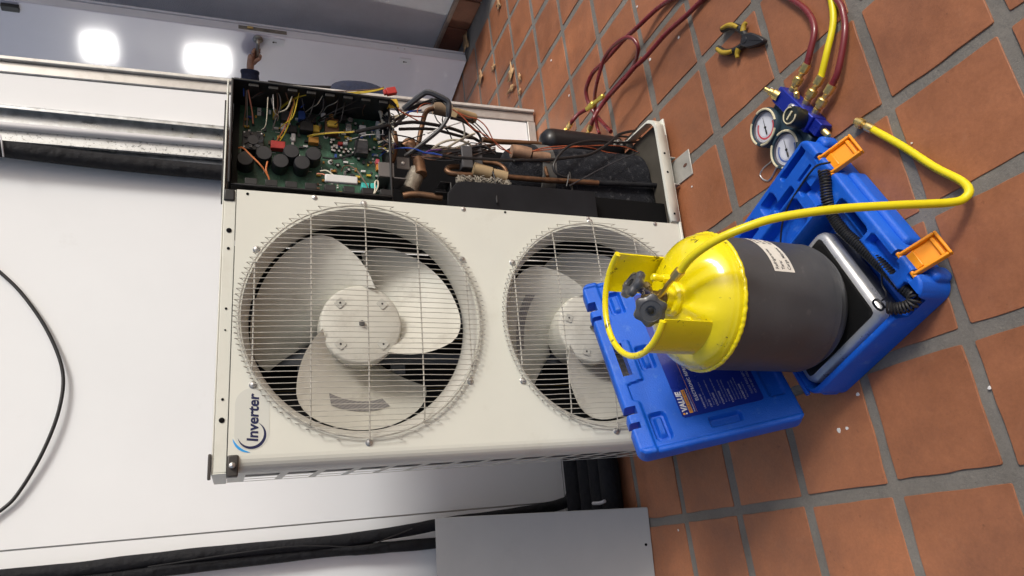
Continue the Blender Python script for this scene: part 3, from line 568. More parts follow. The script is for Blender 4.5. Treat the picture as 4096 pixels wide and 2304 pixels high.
WIRES=[('yellow',0.0016,[(0.291,0.091,1.184),(0.299,0.059,1.160),(0.302,0.032,1.132),(0.307,0.020,1.089),(0.311,0.010,1.024),(0.316,0.002,0.979),(0.326,0.000,0.942),(0.335,-0.000,0.924)]),
('yellow',0.0016,[(0.288,0.091,1.184),(0.295,0.059,1.160),(0.299,0.032,1.132),(0.304,0.020,1.089),(0.308,0.010,1.024),(0.312,0.002,0.979),(0.324,0.000,0.943),(0.333,-0.000,0.924)]),
('brown',0.0016,[(0.296,0.091,1.184),(0.303,0.059,1.160),(0.307,0.032,1.132),(0.312,0.020,1.089),(0.316,0.010,1.024),(0.321,0.002,0.979),(0.329,-0.000,0.942),(0.338,-0.000,0.923)]),
('orange',0.0016,[(0.192,0.091,1.191),(0.215,0.073,1.176),(0.237,0.056,1.166),(0.264,0.049,1.158),(0.284,0.042,1.153),(0.309,0.056,1.161),(0.318,0.070,1.168)]),
('yellow',0.0016,[(0.192,0.091,1.183),(0.210,0.073,1.171),(0.232,0.056,1.162),(0.265,0.049,1.155),(0.283,0.042,1.151),(0.306,0.056,1.158),(0.315,0.070,1.168)]),
('brown',0.0016,[(0.218,0.084,1.274),(0.240,0.070,1.272),(0.265,0.056,1.270),(0.300,0.042,1.271)]),
('grey',0.0014,[(0.223,0.091,1.265),(0.252,0.075,1.266),(0.272,0.058,1.267),(0.300,0.042,1.269)]),
('salmon',0.0018,[(0.231,0.084,1.251),(0.254,0.068,1.254),(0.276,0.051,1.260),(0.298,0.035,1.266)]),
('brown',0.0015,[(0.287,0.056,1.258),(0.298,0.044,1.238),(0.306,0.032,1.214),(0.304,0.032,1.201),(0.288,0.038,1.194),(0.265,0.050,1.193),(0.248,0.074,1.195),(0.236,0.098,1.201)]),
('grey',0.0015,[(0.302,0.042,1.221),(0.310,0.040,1.209),(0.308,0.037,1.198),(0.287,0.035,1.188),(0.270,0.056,1.186),(0.242,0.077,1.197),(0.225,0.098,1.202)]),
('black',0.0015,[(0.282,0.049,1.258),(0.295,0.044,1.234),(0.306,0.040,1.209),(0.302,0.035,1.196),(0.290,0.056,1.188),(0.256,0.077,1.191),(0.238,0.098,1.200)]),
('orange',0.0021,[(0.133,0.042,1.284),(0.131,0.037,1.273),(0.111,0.033,1.255),(0.087,0.028,1.234),(0.070,0.033,1.220),(0.054,0.037,1.211),(0.037,0.042,1.208)]),
('orange',0.0021,[(0.106,0.049,1.215),(0.080,0.044,1.218),(0.055,0.040,1.211),(0.036,0.035,1.209)]),
('black',0.0024,[(0.293,0.084,1.105),(0.305,0.060,1.089),(0.305,0.037,1.070),(0.305,0.020,1.045),(0.306,0.017,1.011),(0.300,0.015,0.989),(0.314,0.021,0.941),(0.315,0.031,0.904),(0.306,0.042,0.880)]),
('black',0.0024,[(0.265,0.091,1.086),(0.266,0.067,1.073),(0.275,0.043,1.042),(0.292,0.029,1.010),(0.301,0.020,0.990),(0.311,0.018,0.953),(0.321,0.030,0.911),(0.314,0.042,0.881)]),
('black',0.0014,[(0.263,0.091,1.084),(0.270,0.074,1.061),(0.280,0.057,1.029),(0.290,0.046,0.996),(0.296,0.041,0.971),(0.308,0.035,0.965)]),
('black',0.0022,[(0.306,0.021,0.962),(0.316,0.021,0.939),(0.318,0.021,0.915),(0.314,0.028,0.892),(0.301,0.042,0.878),(0.296,0.056,0.870)]),
('black',0.0016,[(0.304,0.021,0.953),(0.314,0.030,0.923),(0.314,0.038,0.902),(0.303,0.047,0.881),(0.291,0.056,0.868)]),
('black',0.0052,[(0.215,0.042,0.993),(0.229,0.038,0.952),(0.243,0.035,0.905),(0.237,0.050,0.948),(0.249,0.054,0.921),(0.270,0.059,0.862),(0.289,0.077,0.818),(0.304,0.103,0.755),(0.315,0.131,0.691),(0.323,0.166,0.635),(0.324,0.200,0.583)]),
('yellow',0.0012,[(0.218,0.098,1.114),(0.218,0.082,1.094),(0.219,0.065,1.051),(0.220,0.049,0.996)]),
('brown',0.0012,[(0.221,0.098,1.113),(0.220,0.082,1.091),(0.221,0.065,1.051),(0.218,0.049,0.996)]),
('yellow',0.001,[(0.216,0.098,1.112),(0.216,0.082,1.091),(0.217,0.065,1.051),(0.217,0.049,0.999)]),
('black',0.0024,[(0.155,0.091,1.075),(0.154,0.088,1.041),(0.163,0.085,1.010),(0.176,0.078,0.990),(0.199,0.067,0.987),(0.217,0.056,0.979)]),
('cream',0.002,[(0.104,0.070,1.083),(0.102,0.061,1.068),(0.087,0.052,1.053),(0.069,0.044,1.044),(0.047,0.035,1.044)]),
('salmon',0.002,[(0.095,0.070,1.092),(0.091,0.061,1.077),(0.078,0.051,1.065),(0.062,0.042,1.053)]),
('brown',0.0016,[(0.126,0.105,1.024),(0.136,0.093,1.018),(0.133,0.082,1.004),(0.115,0.070,0.988),(0.085,0.058,0.974),(0.060,0.047,0.966),(0.035,0.035,0.966)]),
('cream',0.0022,[(0.036,0.035,0.949),(0.055,0.035,0.940),(0.072,0.035,0.940),(0.069,0.035,0.947),(0.046,0.035,0.948),(0.032,0.035,0.952)]),
('cream',0.0055,[(0.312,0.056,0.945),(0.313,0.059,0.932),(0.299,0.063,0.921),(0.275,0.066,0.915),(0.258,0.070,0.912)]),
('cream',0.005,[(0.290,0.049,0.907),(0.281,0.050,0.898),(0.261,0.052,0.893),(0.230,0.053,0.892),(0.198,0.055,0.897),(0.171,0.056,0.903)]),
('white',0.0012,[(0.214,0.091,1.013),(0.222,0.079,0.980),(0.226,0.068,0.958),(0.226,0.056,0.913)]),
('blue',0.0018,[(0.295,0.084,1.132),(0.301,0.075,1.124),(0.310,0.065,1.113),(0.314,0.056,1.110)]),
('blue',0.0016,[(0.298,0.035,1.156),(0.305,0.030,1.143),(0.307,0.026,1.124),(0.302,0.021,1.102)]),
('blue',0.0016,[(0.302,0.035,1.277),(0.291,0.038,1.276),(0.282,0.042,1.276)]),
('yellow',0.001,[(0.202,0.084,0.926),(0.196,0.072,0.916),(0.182,0.061,0.904),(0.168,0.049,0.891)]),
('black',0.001,[(0.200,0.084,0.926),(0.194,0.072,0.916),(0.180,0.061,0.904),(0.167,0.049,0.891)]),
('white',0.001,[(0.197,0.084,0.926),(0.192,0.072,0.916),(0.178,0.061,0.904),(0.166,0.049,0.891)]),
('brown',0.001,[(0.195,0.084,0.927),(0.189,0.072,0.916),(0.177,0.061,0.904),(0.165,0.049,0.891)]),
('black',0.001,[(0.193,0.084,0.927),(0.187,0.072,0.916),(0.175,0.061,0.904),(0.165,0.049,0.891)]),
('charcoal',0.0085,[(0.340,0.100,0.847),(0.356,0.083,0.825),(0.378,0.066,0.795),(0.378,0.054,0.781),(0.366,0.046,0.759),(0.348,0.043,0.729),(0.323,0.051,0.726),(0.310,0.060,0.725)]),
('charcoal',0.0062,[(0.313,0.060,0.724),(0.276,0.070,0.746),(0.243,0.080,0.781),(0.211,0.090,0.819),(0.188,0.100,0.850)]),
('black',0.0035,[(0.340,0.100,0.836),(0.356,0.095,0.811),(0.374,0.090,0.772),(0.379,0.085,0.753),(0.373,0.080,0.732),(0.353,0.075,0.723),(0.329,0.070,0.717)]),
('black',0.0022,[(0.335,0.100,0.839),(0.346,0.096,0.817),(0.364,0.092,0.786),(0.380,0.088,0.766),(0.376,0.084,0.759),(0.360,0.080,0.762)]),
('charcoal',0.0028,[(0.343,0.110,0.830),(0.359,0.103,0.798),(0.374,0.095,0.762),(0.375,0.087,0.735),(0.354,0.080,0.718)]),
('blue',0.0022,[(0.325,0.090,0.839),(0.336,0.095,0.818),(0.346,0.100,0.793)]),
('rust',0.0017,[(0.329,0.080,0.868),(0.320,0.087,0.851),(0.315,0.093,0.830),(0.307,0.100,0.801)]),
('rust',0.0022,[(0.331,0.090,0.863),(0.324,0.097,0.843),(0.324,0.103,0.816),(0.331,0.110,0.786)]),
('rust',0.0015,[(0.322,0.080,0.811),(0.335,0.080,0.809),(0.352,0.080,0.795),(0.358,0.080,0.781),(0.358,0.080,0.770)]),
('rust',0.0018,[(0.343,0.070,0.708),(0.326,0.072,0.682),(0.311,0.074,0.665),(0.292,0.077,0.651),(0.284,0.079,0.627),(0.269,0.084,0.591),(0.253,0.093,0.559),(0.239,0.102,0.526),(0.238,0.111,0.495),(0.252,0.120,0.465)]),
('rust',0.0018,[(0.340,0.070,0.705),(0.326,0.073,0.664),(0.325,0.076,0.634),(0.311,0.079,0.610),(0.295,0.086,0.594),(0.272,0.097,0.577),(0.255,0.109,0.553),(0.255,0.120,0.521)]),
('black',0.004,[(0.314,0.070,0.715),(0.312,0.082,0.668),(0.298,0.095,0.635),(0.285,0.108,0.614),(0.258,0.120,0.609)]),
('black',0.0018,[(0.326,0.080,0.691),(0.326,0.090,0.644),(0.316,0.100,0.618),(0.299,0.110,0.594),(0.292,0.120,0.579)]),
('black',0.0018,[(0.323,0.080,0.694),(0.319,0.090,0.650),(0.309,0.100,0.624),(0.292,0.110,0.601),(0.290,0.120,0.586)]),
('black',0.003,[(0.311,0.070,0.715),(0.317,0.080,0.692),(0.325,0.090,0.662),(0.336,0.100,0.636)]),
('black',0.0046,[(0.256,0.070,0.868),(0.276,0.088,0.805),(0.290,0.106,0.755),(0.295,0.124,0.709),(0.299,0.142,0.659),(0.308,0.160,0.613)]),
('black',0.0018,[(0.295,0.100,0.725),(0.290,0.110,0.711),(0.272,0.120,0.699)]),
('black',0.0018,[(0.316,0.070,0.763),(0.305,0.080,0.753),(0.300,0.090,0.739)]),
('black',0.0018,[(0.317,0.070,0.738),(0.307,0.080,0.738),(0.298,0.090,0.733)]),
('white',0.0016,[(0.254,0.070,0.789),(0.269,0.073,0.759),(0.288,0.077,0.723),(0.309,0.080,0.681)]),
('white',0.0012,[(0.255,0.075,0.785),(0.275,0.077,0.755),(0.286,0.078,0.729),(0.307,0.080,0.684)]),
('cream',0.0036,[(0.218,0.100,0.771),(0.244,0.108,0.745),(0.265,0.116,0.713),(0.275,0.124,0.681),(0.275,0.132,0.652),(0.268,0.140,0.629)]),
('cream',0.0032,[(0.218,0.100,0.766),(0.237,0.110,0.731),(0.243,0.120,0.699),(0.262,0.130,0.665),(0.284,0.140,0.640)]),
('cream',0.0036,[(0.240,0.110,0.716),(0.268,0.120,0.683),(0.294,0.130,0.648),(0.314,0.140,0.619)]),
('cream',0.0026,[(0.322,0.100,0.669),(0.308,0.113,0.660),(0.291,0.127,0.658),(0.282,0.140,0.661)]),
('black',0.0016,[(0.178,0.080,0.929),(0.199,0.080,0.899),(0.218,0.080,0.864),(0.237,0.080,0.831),(0.255,0.080,0.792)]),
('black',0.002,[(0.239,0.070,0.897),(0.240,0.077,0.864),(0.241,0.085,0.830),(0.237,0.093,0.811),(0.223,0.100,0.768)]),
('blue',0.0014,[(0.175,0.090,0.922),(0.190,0.081,0.905),(0.196,0.073,0.880),(0.196,0.064,0.847),(0.192,0.059,0.822),(0.184,0.056,0.804),(0.183,0.053,0.778),(0.177,0.050,0.754)]),
('blue',0.001,[(0.177,0.090,0.920),(0.192,0.081,0.902),(0.197,0.073,0.877),(0.198,0.064,0.842),(0.188,0.059,0.817),(0.182,0.056,0.801),(0.180,0.053,0.775),(0.176,0.050,0.751)]),
('violet',0.0026,[(0.181,0.060,0.806),(0.200,0.070,0.780),(0.211,0.080,0.747)]),
('violet',0.006,[(0.239,0.140,0.861),(0.264,0.150,0.875),(0.285,0.160,0.878)]),
('black',0.0046,[(0.177,0.050,0.754),(0.175,0.050,0.710),(0.178,0.050,0.653),(0.182,0.050,0.566),(0.190,0.050,0.505),(0.184,0.050,0.542),(0.193,0.052,0.480),(0.203,0.054,0.416),(0.219,0.057,0.350),(0.237,0.059,0.282),(0.275,0.069,0.221),(0.319,0.087,0.167),(0.354,0.104,0.128),(0.382,0.122,0.070),(0.399,0.140,0.031)]),
('black',0.004,[(0.155,0.060,0.356),(0.152,0.057,0.380),(0.160,0.055,0.402),(0.180,0.052,0.410),(0.199,0.051,0.402),(0.218,0.054,0.389),(0.243,0.056,0.366),(0.264,0.059,0.337),(0.293,0.078,0.281),(0.320,0.105,0.212),(0.339,0.133,0.125),(0.371,0.160,0.012)]),
('black',0.0036,[(0.369,0.140,0.116),(0.379,0.153,0.063),(0.390,0.167,0.005),(0.410,0.180,-0.033)]),
('rust',0.0017,[(0.236,0.080,0.467),(0.257,0.087,0.427),(0.275,0.093,0.365),(0.288,0.100,0.287),(0.295,0.113,0.229),(0.295,0.127,0.170),(0.301,0.140,0.090)]),
('rust',0.0017,[(0.240,0.080,0.463),(0.257,0.086,0.396),(0.275,0.091,0.326),(0.295,0.097,0.237),(0.311,0.109,0.160),(0.321,0.126,0.095),(0.316,0.143,0.035),(0.313,0.160,-0.012)]),
('rust',0.0016,[(0.234,0.080,0.467),(0.244,0.087,0.482),(0.249,0.093,0.500),(0.257,0.100,0.516)]),
('charcoal',0.002,[(0.120,0.050,0.365),(0.151,0.055,0.314),(0.188,0.060,0.254),(0.223,0.065,0.193),(0.243,0.070,0.157),(0.264,0.075,0.116),(0.281,0.080,0.082)]),
('black',0.0022,[(0.156,0.050,0.364),(0.137,0.050,0.368),(0.117,0.050,0.375)]),
('black',0.0028,[(0.141,0.050,0.606),(0.115,0.040,0.606),(0.084,0.030,0.608),(0.050,0.020,0.613),(0.025,0.010,0.617)]),
('black',0.0014,[(0.251,0.098,1.053),(0.248,0.063,1.041),(0.245,0.035,1.032),(0.322,0.021,1.021)]),
('cream',0.0017,[(0.262,0.098,1.199),(0.258,0.063,1.192),(0.256,0.035,1.171),(0.286,0.021,1.159)]),
('cream',0.0011,[(0.289,0.098,1.121),(0.286,0.063,1.107),(0.280,0.035,1.095),(0.300,0.021,1.082)]),
('black',0.0011,[(0.295,0.098,1.109),(0.292,0.063,1.093),(0.300,0.035,1.077),(0.313,0.021,1.062)]),
('grey',0.0011,[(0.268,0.098,1.196),(0.262,0.063,1.195),(0.262,0.035,1.206),(0.273,0.021,1.210)]),
('brown',0.0011,[(0.301,0.098,0.963),(0.296,0.063,0.971),(0.292,0.035,0.971),(0.313,0.021,0.972)]),
('black',0.0014,[(0.262,0.098,1.064),(0.258,0.063,1.061),(0.255,0.035,1.049),(0.305,0.021,1.040)]),
('white',0.0011,[(0.255,0.098,1.190),(0.250,0.063,1.190),(0.245,0.035,1.202),(0.285,0.021,1.206)]),
('black',0.0014,[(0.275,0.098,1.076),(0.269,0.063,1.085),(0.264,0.035,1.080),(0.293,0.021,1.080)]),
('yellow',0.0014,[(0.232,0.098,1.186),(0.229,0.063,1.173),(0.236,0.035,1.155),(0.299,0.021,1.142)]),
('black',0.0014,[(0.257,0.098,1.104),(0.253,0.063,1.102),(0.261,0.035,1.083),(0.313,0.021,1.073)]),
('black',0.0014,[(0.250,0.098,1.142),(0.248,0.063,1.124),(0.249,0.035,1.112),(0.304,0.021,1.099)]),
('brown',0.0017,[(0.285,0.098,1.150),(0.279,0.063,1.156),(0.283,0.035,1.168),(0.295,0.021,1.175)]),
('cream',0.0011,[(0.207,0.098,1.230),(0.203,0.063,1.230),(0.204,0.035,1.221),(0.275,0.021,1.218)]),
('black',0.0014,[(0.271,0.098,1.106),(0.264,0.063,1.118),(0.257,0.035,1.127),(0.284,0.021,1.135)]),
('cream',0.0011,[(0.300,0.098,1.071),(0.296,0.063,1.065),(0.296,0.035,1.044),(0.320,0.021,1.031)]),
('black',0.0018,[(0.252,0.070,0.916),(0.256,0.056,0.905),(0.241,0.042,0.890),(0.210,0.060,0.913),(0.278,0.080,0.881),(0.334,0.100,0.842)]),
('black',0.0014,[(0.244,0.070,0.924),(0.255,0.056,0.905),(0.243,0.042,0.889),(0.248,0.060,0.910),(0.296,0.080,0.880),(0.333,0.100,0.846)]),
('cream',0.0018,[(0.203,0.070,0.929),(0.212,0.056,0.907),(0.197,0.042,0.891),(0.287,0.060,0.910),(0.297,0.080,0.880),(0.327,0.100,0.838)]),
('charcoal',0.0024,[(0.198,0.070,0.920),(0.207,0.056,0.907),(0.190,0.042,0.891),(0.218,0.060,0.918),(0.289,0.080,0.880),(0.334,0.100,0.834)]),
('charcoal',0.0024,[(0.270,0.070,0.919),(0.278,0.056,0.905),(0.262,0.042,0.889),(0.228,0.060,0.911),(0.272,0.080,0.881),(0.323,0.100,0.842)]),
('brown',0.0018,[(0.194,0.070,0.917),(0.197,0.056,0.907),(0.187,0.042,0.891),(0.219,0.060,0.919),(0.266,0.080,0.881),(0.326,0.100,0.839)]),
('brown',0.0014,[(0.212,0.070,0.921),(0.222,0.056,0.906),(0.206,0.042,0.891),(0.265,0.060,0.905),(0.285,0.080,0.881),(0.335,0.100,0.833)]),
('black',0.0014,[(0.177,0.070,0.923),(0.182,0.056,0.908),(0.168,0.042,0.892),(0.275,0.060,0.908),(0.277,0.080,0.881),(0.322,0.100,0.831)]),
('black',0.0014,[(0.284,0.070,0.923),(0.283,0.056,0.904),(0.274,0.042,0.888),(0.250,0.060,0.920),(0.293,0.080,0.880),(0.328,0.100,0.837)]),
('charcoal',0.0014,[(0.274,0.070,0.923),(0.284,0.056,0.904),(0.272,0.042,0.888),(0.233,0.060,0.907),(0.285,0.080,0.881),(0.330,0.100,0.831)]),
('charcoal',0.0024,[(0.266,0.070,0.921),(0.276,0.056,0.905),(0.258,0.042,0.889),(0.278,0.060,0.914),(0.292,0.080,0.880),(0.329,0.100,0.838)]),
('black',0.0024,[(0.244,0.070,0.924),(0.248,0.056,0.905),(0.235,0.042,0.890),(0.281,0.060,0.917),(0.272,0.080,0.881),(0.332,0.100,0.836)]),
('cream',0.0024,[(0.262,0.070,0.927),(0.268,0.056,0.905),(0.261,0.042,0.889),(0.253,0.060,0.914),(0.301,0.080,0.880),(0.320,0.100,0.843)]),
('black',0.0024,[(0.256,0.070,0.920),(0.263,0.056,0.905),(0.247,0.042,0.889),(0.287,0.060,0.915),(0.266,0.080,0.881),(0.321,0.100,0.842)]),
('black',0.0014,[(0.287,0.070,0.918),(0.297,0.056,0.904),(0.278,0.042,0.888),(0.277,0.060,0.919),(0.293,0.080,0.880),(0.329,0.100,0.839)]),
('brown',0.0014,[(0.273,0.070,0.925),(0.274,0.056,0.905),(0.264,0.042,0.889),(0.266,0.060,0.904),(0.282,0.080,0.881),(0.327,0.100,0.839)]),
('black',0.0014,[(0.228,0.070,0.919),(0.228,0.056,0.906),(0.221,0.042,0.890),(0.264,0.060,0.915),(0.286,0.080,0.880),(0.332,0.100,0.839)]),
('cream',0.0014,[(0.208,0.070,0.930),(0.209,0.056,0.907),(0.202,0.042,0.891),(0.217,0.060,0.907),(0.285,0.080,0.881),(0.323,0.100,0.847)]),
('cream',0.0024,[(0.250,0.070,0.919),(0.255,0.056,0.905),(0.243,0.042,0.889),(0.258,0.060,0.906),(0.293,0.080,0.880),(0.336,0.100,0.833)]),
('black',0.0018,[(0.268,0.070,0.916),(0.273,0.056,0.905),(0.260,0.042,0.889),(0.224,0.060,0.916),(0.268,0.080,0.881),(0.329,0.100,0.845)]),
('brown',0.0022,[(0.204,0.100,0.815),(0.192,0.085,0.766),(0.223,0.090,0.700),(0.254,0.105,0.617),(0.273,0.120,0.562)]),
('black',0.003,[(0.208,0.100,0.802),(0.195,0.085,0.766),(0.222,0.090,0.700),(0.241,0.105,0.631),(0.271,0.120,0.563)]),
('black',0.0016,[(0.192,0.100,0.813),(0.205,0.085,0.765),(0.191,0.090,0.702),(0.233,0.105,0.607),(0.259,0.120,0.564)]),
('black',0.003,[(0.191,0.100,0.827),(0.206,0.085,0.765),(0.217,0.090,0.701),(0.233,0.105,0.626),(0.247,0.120,0.565)]),
('charcoal',0.0016,[(0.213,0.100,0.814),(0.196,0.085,0.765),(0.201,0.090,0.702),(0.260,0.105,0.646),(0.250,0.120,0.564)]),
('brown',0.0022,[(0.196,0.100,0.822),(0.180,0.085,0.766),(0.219,0.090,0.701),(0.237,0.105,0.636),(0.250,0.120,0.564)]),
('charcoal',0.003,[(0.210,0.100,0.815),(0.206,0.085,0.765),(0.216,0.090,0.701),(0.254,0.105,0.613),(0.238,0.120,0.565)]),
('black',0.0022,[(0.204,0.100,0.818),(0.204,0.085,0.765),(0.224,0.090,0.700),(0.237,0.105,0.634),(0.275,0.120,0.562)]),
('black',0.003,[(0.209,0.100,0.813),(0.182,0.085,0.766),(0.207,0.090,0.701),(0.225,0.105,0.636),(0.275,0.120,0.562)]),
('brown',0.0016,[(0.189,0.100,0.806),(0.195,0.085,0.766),(0.195,0.090,0.702),(0.264,0.105,0.615),(0.241,0.120,0.565)]),
('brown',0.0016,[(0.196,0.100,0.829),(0.197,0.085,0.765),(0.216,0.090,0.701),(0.235,0.105,0.635),(0.263,0.120,0.563)]),
('brown',0.0022,[(0.190,0.100,0.829),(0.189,0.085,0.766),(0.195,0.090,0.702),(0.223,0.105,0.631),(0.256,0.120,0.564)]),
('black',0.003,[(0.213,0.100,0.827),(0.207,0.085,0.765),(0.218,0.090,0.701),(0.240,0.105,0.640),(0.240,0.120,0.565)]),
('charcoal',0.0016,[(0.207,0.100,0.819),(0.180,0.085,0.766),(0.190,0.090,0.702),(0.242,0.105,0.635),(0.269,0.120,0.563)]),
('black',0.0016,[(0.204,0.100,0.821),(0.182,0.085,0.766),(0.219,0.090,0.701),(0.251,0.105,0.637),(0.270,0.120,0.563)]),
('charcoal',0.003,[(0.201,0.100,0.825),(0.207,0.085,0.765),(0.190,0.090,0.702),(0.218,0.105,0.634),(0.250,0.120,0.564)])]
PIPES=[('copper',0.0075,[(0.369,0.120,0.751),(0.361,0.120,0.768),(0.341,0.120,0.779),(0.301,0.124,0.789),(0.254,0.132,0.798),(0.233,0.140,0.800)]),
('foam',0.02,[(0.379,0.130,0.747),(0.377,0.130,0.723),(0.373,0.130,0.694)]),
('tan',0.017,[(0.389,0.160,0.675),(0.398,0.180,0.638),(0.405,0.200,0.596)]),
('copper',0.0165,[(0.243,0.140,0.822),(0.214,0.123,0.813),(0.185,0.107,0.808),(0.139,0.090,0.808)]),
('foil',0.024,[(0.150,0.110,0.812),(0.111,0.100,0.829),(0.073,0.090,0.846)]),
('copper',0.0095,[(0.052,0.070,0.865),(0.055,0.065,0.847),(0.055,0.060,0.822),(0.051,0.055,0.792),(0.047,0.050,0.761)]),
('copper',0.008,[(0.185,0.120,0.676),(0.177,0.112,0.711),(0.162,0.104,0.727),(0.148,0.096,0.717),(0.143,0.088,0.686),(0.141,0.080,0.640)]),
('copper',0.0064,[(0.208,0.120,0.613),(0.204,0.112,0.571),(0.190,0.105,0.550),(0.171,0.097,0.545),(0.147,0.090,0.550)]),
('copper',0.0085,[(0.145,0.080,0.552),(0.146,0.080,0.482),(0.147,0.080,0.412),(0.147,0.080,0.432),(0.151,0.080,0.334),(0.155,0.080,0.248)]),
('blackrub',0.008,[(0.155,0.080,0.248),(0.160,0.080,0.146),(0.168,0.080,0.011)]),
('copper',0.0052,[(0.222,0.110,0.410),(0.190,0.095,0.415),(0.160,0.080,0.419)]),
('copper',0.0085,[(0.332,0.200,0.573),(0.335,0.207,0.526),(0.344,0.213,0.444),(0.352,0.220,0.370),(0.357,0.230,0.396),(0.357,0.230,0.355)]),
('copper',0.01,[(0.238,0.150,0.728),(0.241,0.140,0.708),(0.243,0.130,0.672)]),
('copper',0.0085,[(0.293,0.150,0.865),(0.262,0.150,0.862),(0.216,0.150,0.868),(0.190,0.150,0.877)]),
('copper',0.015,[(0.253,0.160,0.834),(0.266,0.155,0.820),(0.250,0.150,0.808)])]
for c, r_, P in WIRES: MB().tube(P, r_, 7, k=4).build('wire' if r_ < .005 else 'harness_sleeve', WM[c], ac)
for c, r_, P in PIPES: MB().tube(P, r_, 14, k=5).build('pipe', PM[c], ac)
MB().tube([PIPES[3][2][-1], tuple(Vector(PIPES[3][2][-1]) + (Vector(PIPES[3][2][-1]) - Vector(PIPES[3][2][-2])).normalized() * .012)], .0178, 16).build('pipe_cap', COPPER, ac, bevel=.002)
DG = mat('dark_casting', (.055, .055, .06), .55, var=.2, vs=20)
def chunk(name, x0, x1, y0, y1, z0, z1, m, bev=.003, par=ac): return MB().box(x0, x1, y0, y1, z0, z1).build(name, m, par, bevel=bev)
vb = chunk('reversing_valve', .166, .238, .085, .12, .650, .684, DG); chunk('solenoid_coil', .190, .256, .105, .14, .612, .642, DG)
bk = chunk('valve_bracket', .146, .184, .095, .100, .836, .874, mat('bracket_sheet', (.14, .13, .125), .5, metal=.4, var=.2), .002)
MB().lathe([(.006, 0), (.005, .003), (0, .004)], 6, TR((.164, .095, .856)) @ FX).build('bolt', STEEL, bk)
wl = MB(); qn = random.Random(9)
for i in range(260):
    p = Vector((qn.uniform(.094, .113), qn.uniform(.035, .06), qn.uniform(.560, .716))); d_ = Vector((qn.uniform(-1, 1), qn.uniform(-1, 1), qn.uniform(-1, 1))).normalized() * qn.uniform(.004, .010)
    wl.tube([p - d_, p + Vector((qn.uniform(-.003, .003), -.003, 0)), p + d_], qn.uniform(.0010, .0026), 4, k=2)
wl.box(.092, .112, .04, .06, .562, .716); wl.build('lagging_wool', mat('mineral_wool', (.27, .245, .20), .95, var=.4, vs=90), ac)
MB().tube([(.158, .075, .655), (.150, .073, .62), (.146, .072, .604)], .0195, 18).tube([(.144, .072, .600), (.140, .071, .57), (.137, .070, .557)], .0180, 18).build('pipe_wrap', PM['tan'], ac, sharp=30)
MB().tube([(.245, .10, .520), (.243, .098, .487), (.238, .097, .462)], .020, 18).tube([(.236, .097, .458), (.232, .096, .40)], .0165, 14).build('pipe_wrap', mat('copper_wrap', (.36, .22, .14), .5, metal=.3, var=.3, vs=30), ac, sharp=30)
tray = MB().box(.052, .086, .03, .075, .738, .742).box(.052, .055, .03, .075, .742, .785).box(.083, .086, .03, .075, .742, .77).build('cable_tray', BLACKP, ac, bevel=.002)
slab(MB(), [(.004, .30), (.092, .30), (.088, .70), (.082, .727), (.046, .755), (.004, .758)], .018, .022).build('duct_plate', mat('duct_black', (.014, .0145, .017), .6, var=.25, vs=10, spec=.15), ac, bevel=.002)
slab(MB(), [(.004, .036), (.090, .036), (.092, .297), (.004, .297)], .050, .054).build('duct_plate', DARKIN, ac, bevel=.002)
FELT = mat('black_felt', (.018, .019, .023), .95, spec=.15, var=.3, vs=40, bump=.5, bs=220, dirt=((.13, .13, .135), 60, .56, .70, .6))
MB().lathe([(.0, .0), (.088, .0), (.090, .01), (.091, .40), (.088, .44), (.07, .47), (.03, .485), (0, .487)], 40, TR((.215, .200, .036)) @ Matrix.Diagonal((1.12, 1.12, 1.0, 1))).build('compressor', FELT, ac)
MB().lathe([(.0955, .0), (.096, .10), (.0945, .33), (.0915, .335)], 40, TR((.215, .200, .045)) @ Matrix.Diagonal((1.12, 1.12, 1, 1)), a0=R(150), a1=R(330), caps=False).build('felt_wrap', FELT, ac)
fv = []; ff = []; n_ = 26
for i in range(n_ + 1):
    x = .098 + .20 * i / n_; w_ = .004 * noise.noise(Vector((x * 40, 1, 2)))
    for j in range(9): fv.append((x, .094 + .07 * max(0, (x - .15) / .15) ** 2 + .004 * noise.noise(Vector((x * 30, j * .8, 4))), .0375 + (.335 + w_ - .0375) * j / 8))
ff = [(i * 9 + j, (i + 1) * 9 + j, (i + 1) * 9 + j + 1, i * 9 + j + 1) for i in range(n_) for j in range(8)]
o = MB().add(fv, ff).build('felt_apron', FELT, ac, sharp=180); o.modifiers.new('thick', 'SOLIDIFY').thickness = .004
MB().tube([fv[i * 9 + 8] for i in range(0, n_ + 1, 2)], .0035, 8, k=3).build('apron_hem', mat('hem_grey', (.085, .082, .075), .9, var=.3, vs=40), ac)
MB().lathe([(.0925, .0), (.0945, .02), (.0935, .06), (.0915, .062)], 40, TR((.215, .200, .36)) @ Matrix.Diagonal((1.12, 1.12, 1, 1)), a0=R(150), a1=R(340), caps=False).build('felt_hem', mat('felt_hem_grey', (.10, .098, .092), .9, var=.2), ac)
MB().lathe([(.0, 0), (.030, .004), (.040, .018), (.041, .03), (.041, .27), (.038, .288), (.026, .303), (.010, .309), (0, .310)], 36, TR((.376, .245, .04)) @ Matrix.Diagonal((1.2, 1.2, 1, 1))).build('accumulator', mat('gloss_black_tank', (.010, .010, .012), .36, var=.2, spec=.4), ac)
MB().box(.30, .372, .30, .304, .036, .24).box(.35, .372, .17, .18, .036, .11).build('valve_plate', mat('plate_grey', (.20, .19, .17), .5, metal=.3, var=.2), ac, bevel=.002)
for z in (.075, .10): MB().lathe([(.008, 0), (.008, .014), (.004, .016)], 6, TR((.36, .17, z)) @ FX).build('nut', STEEL, ac)
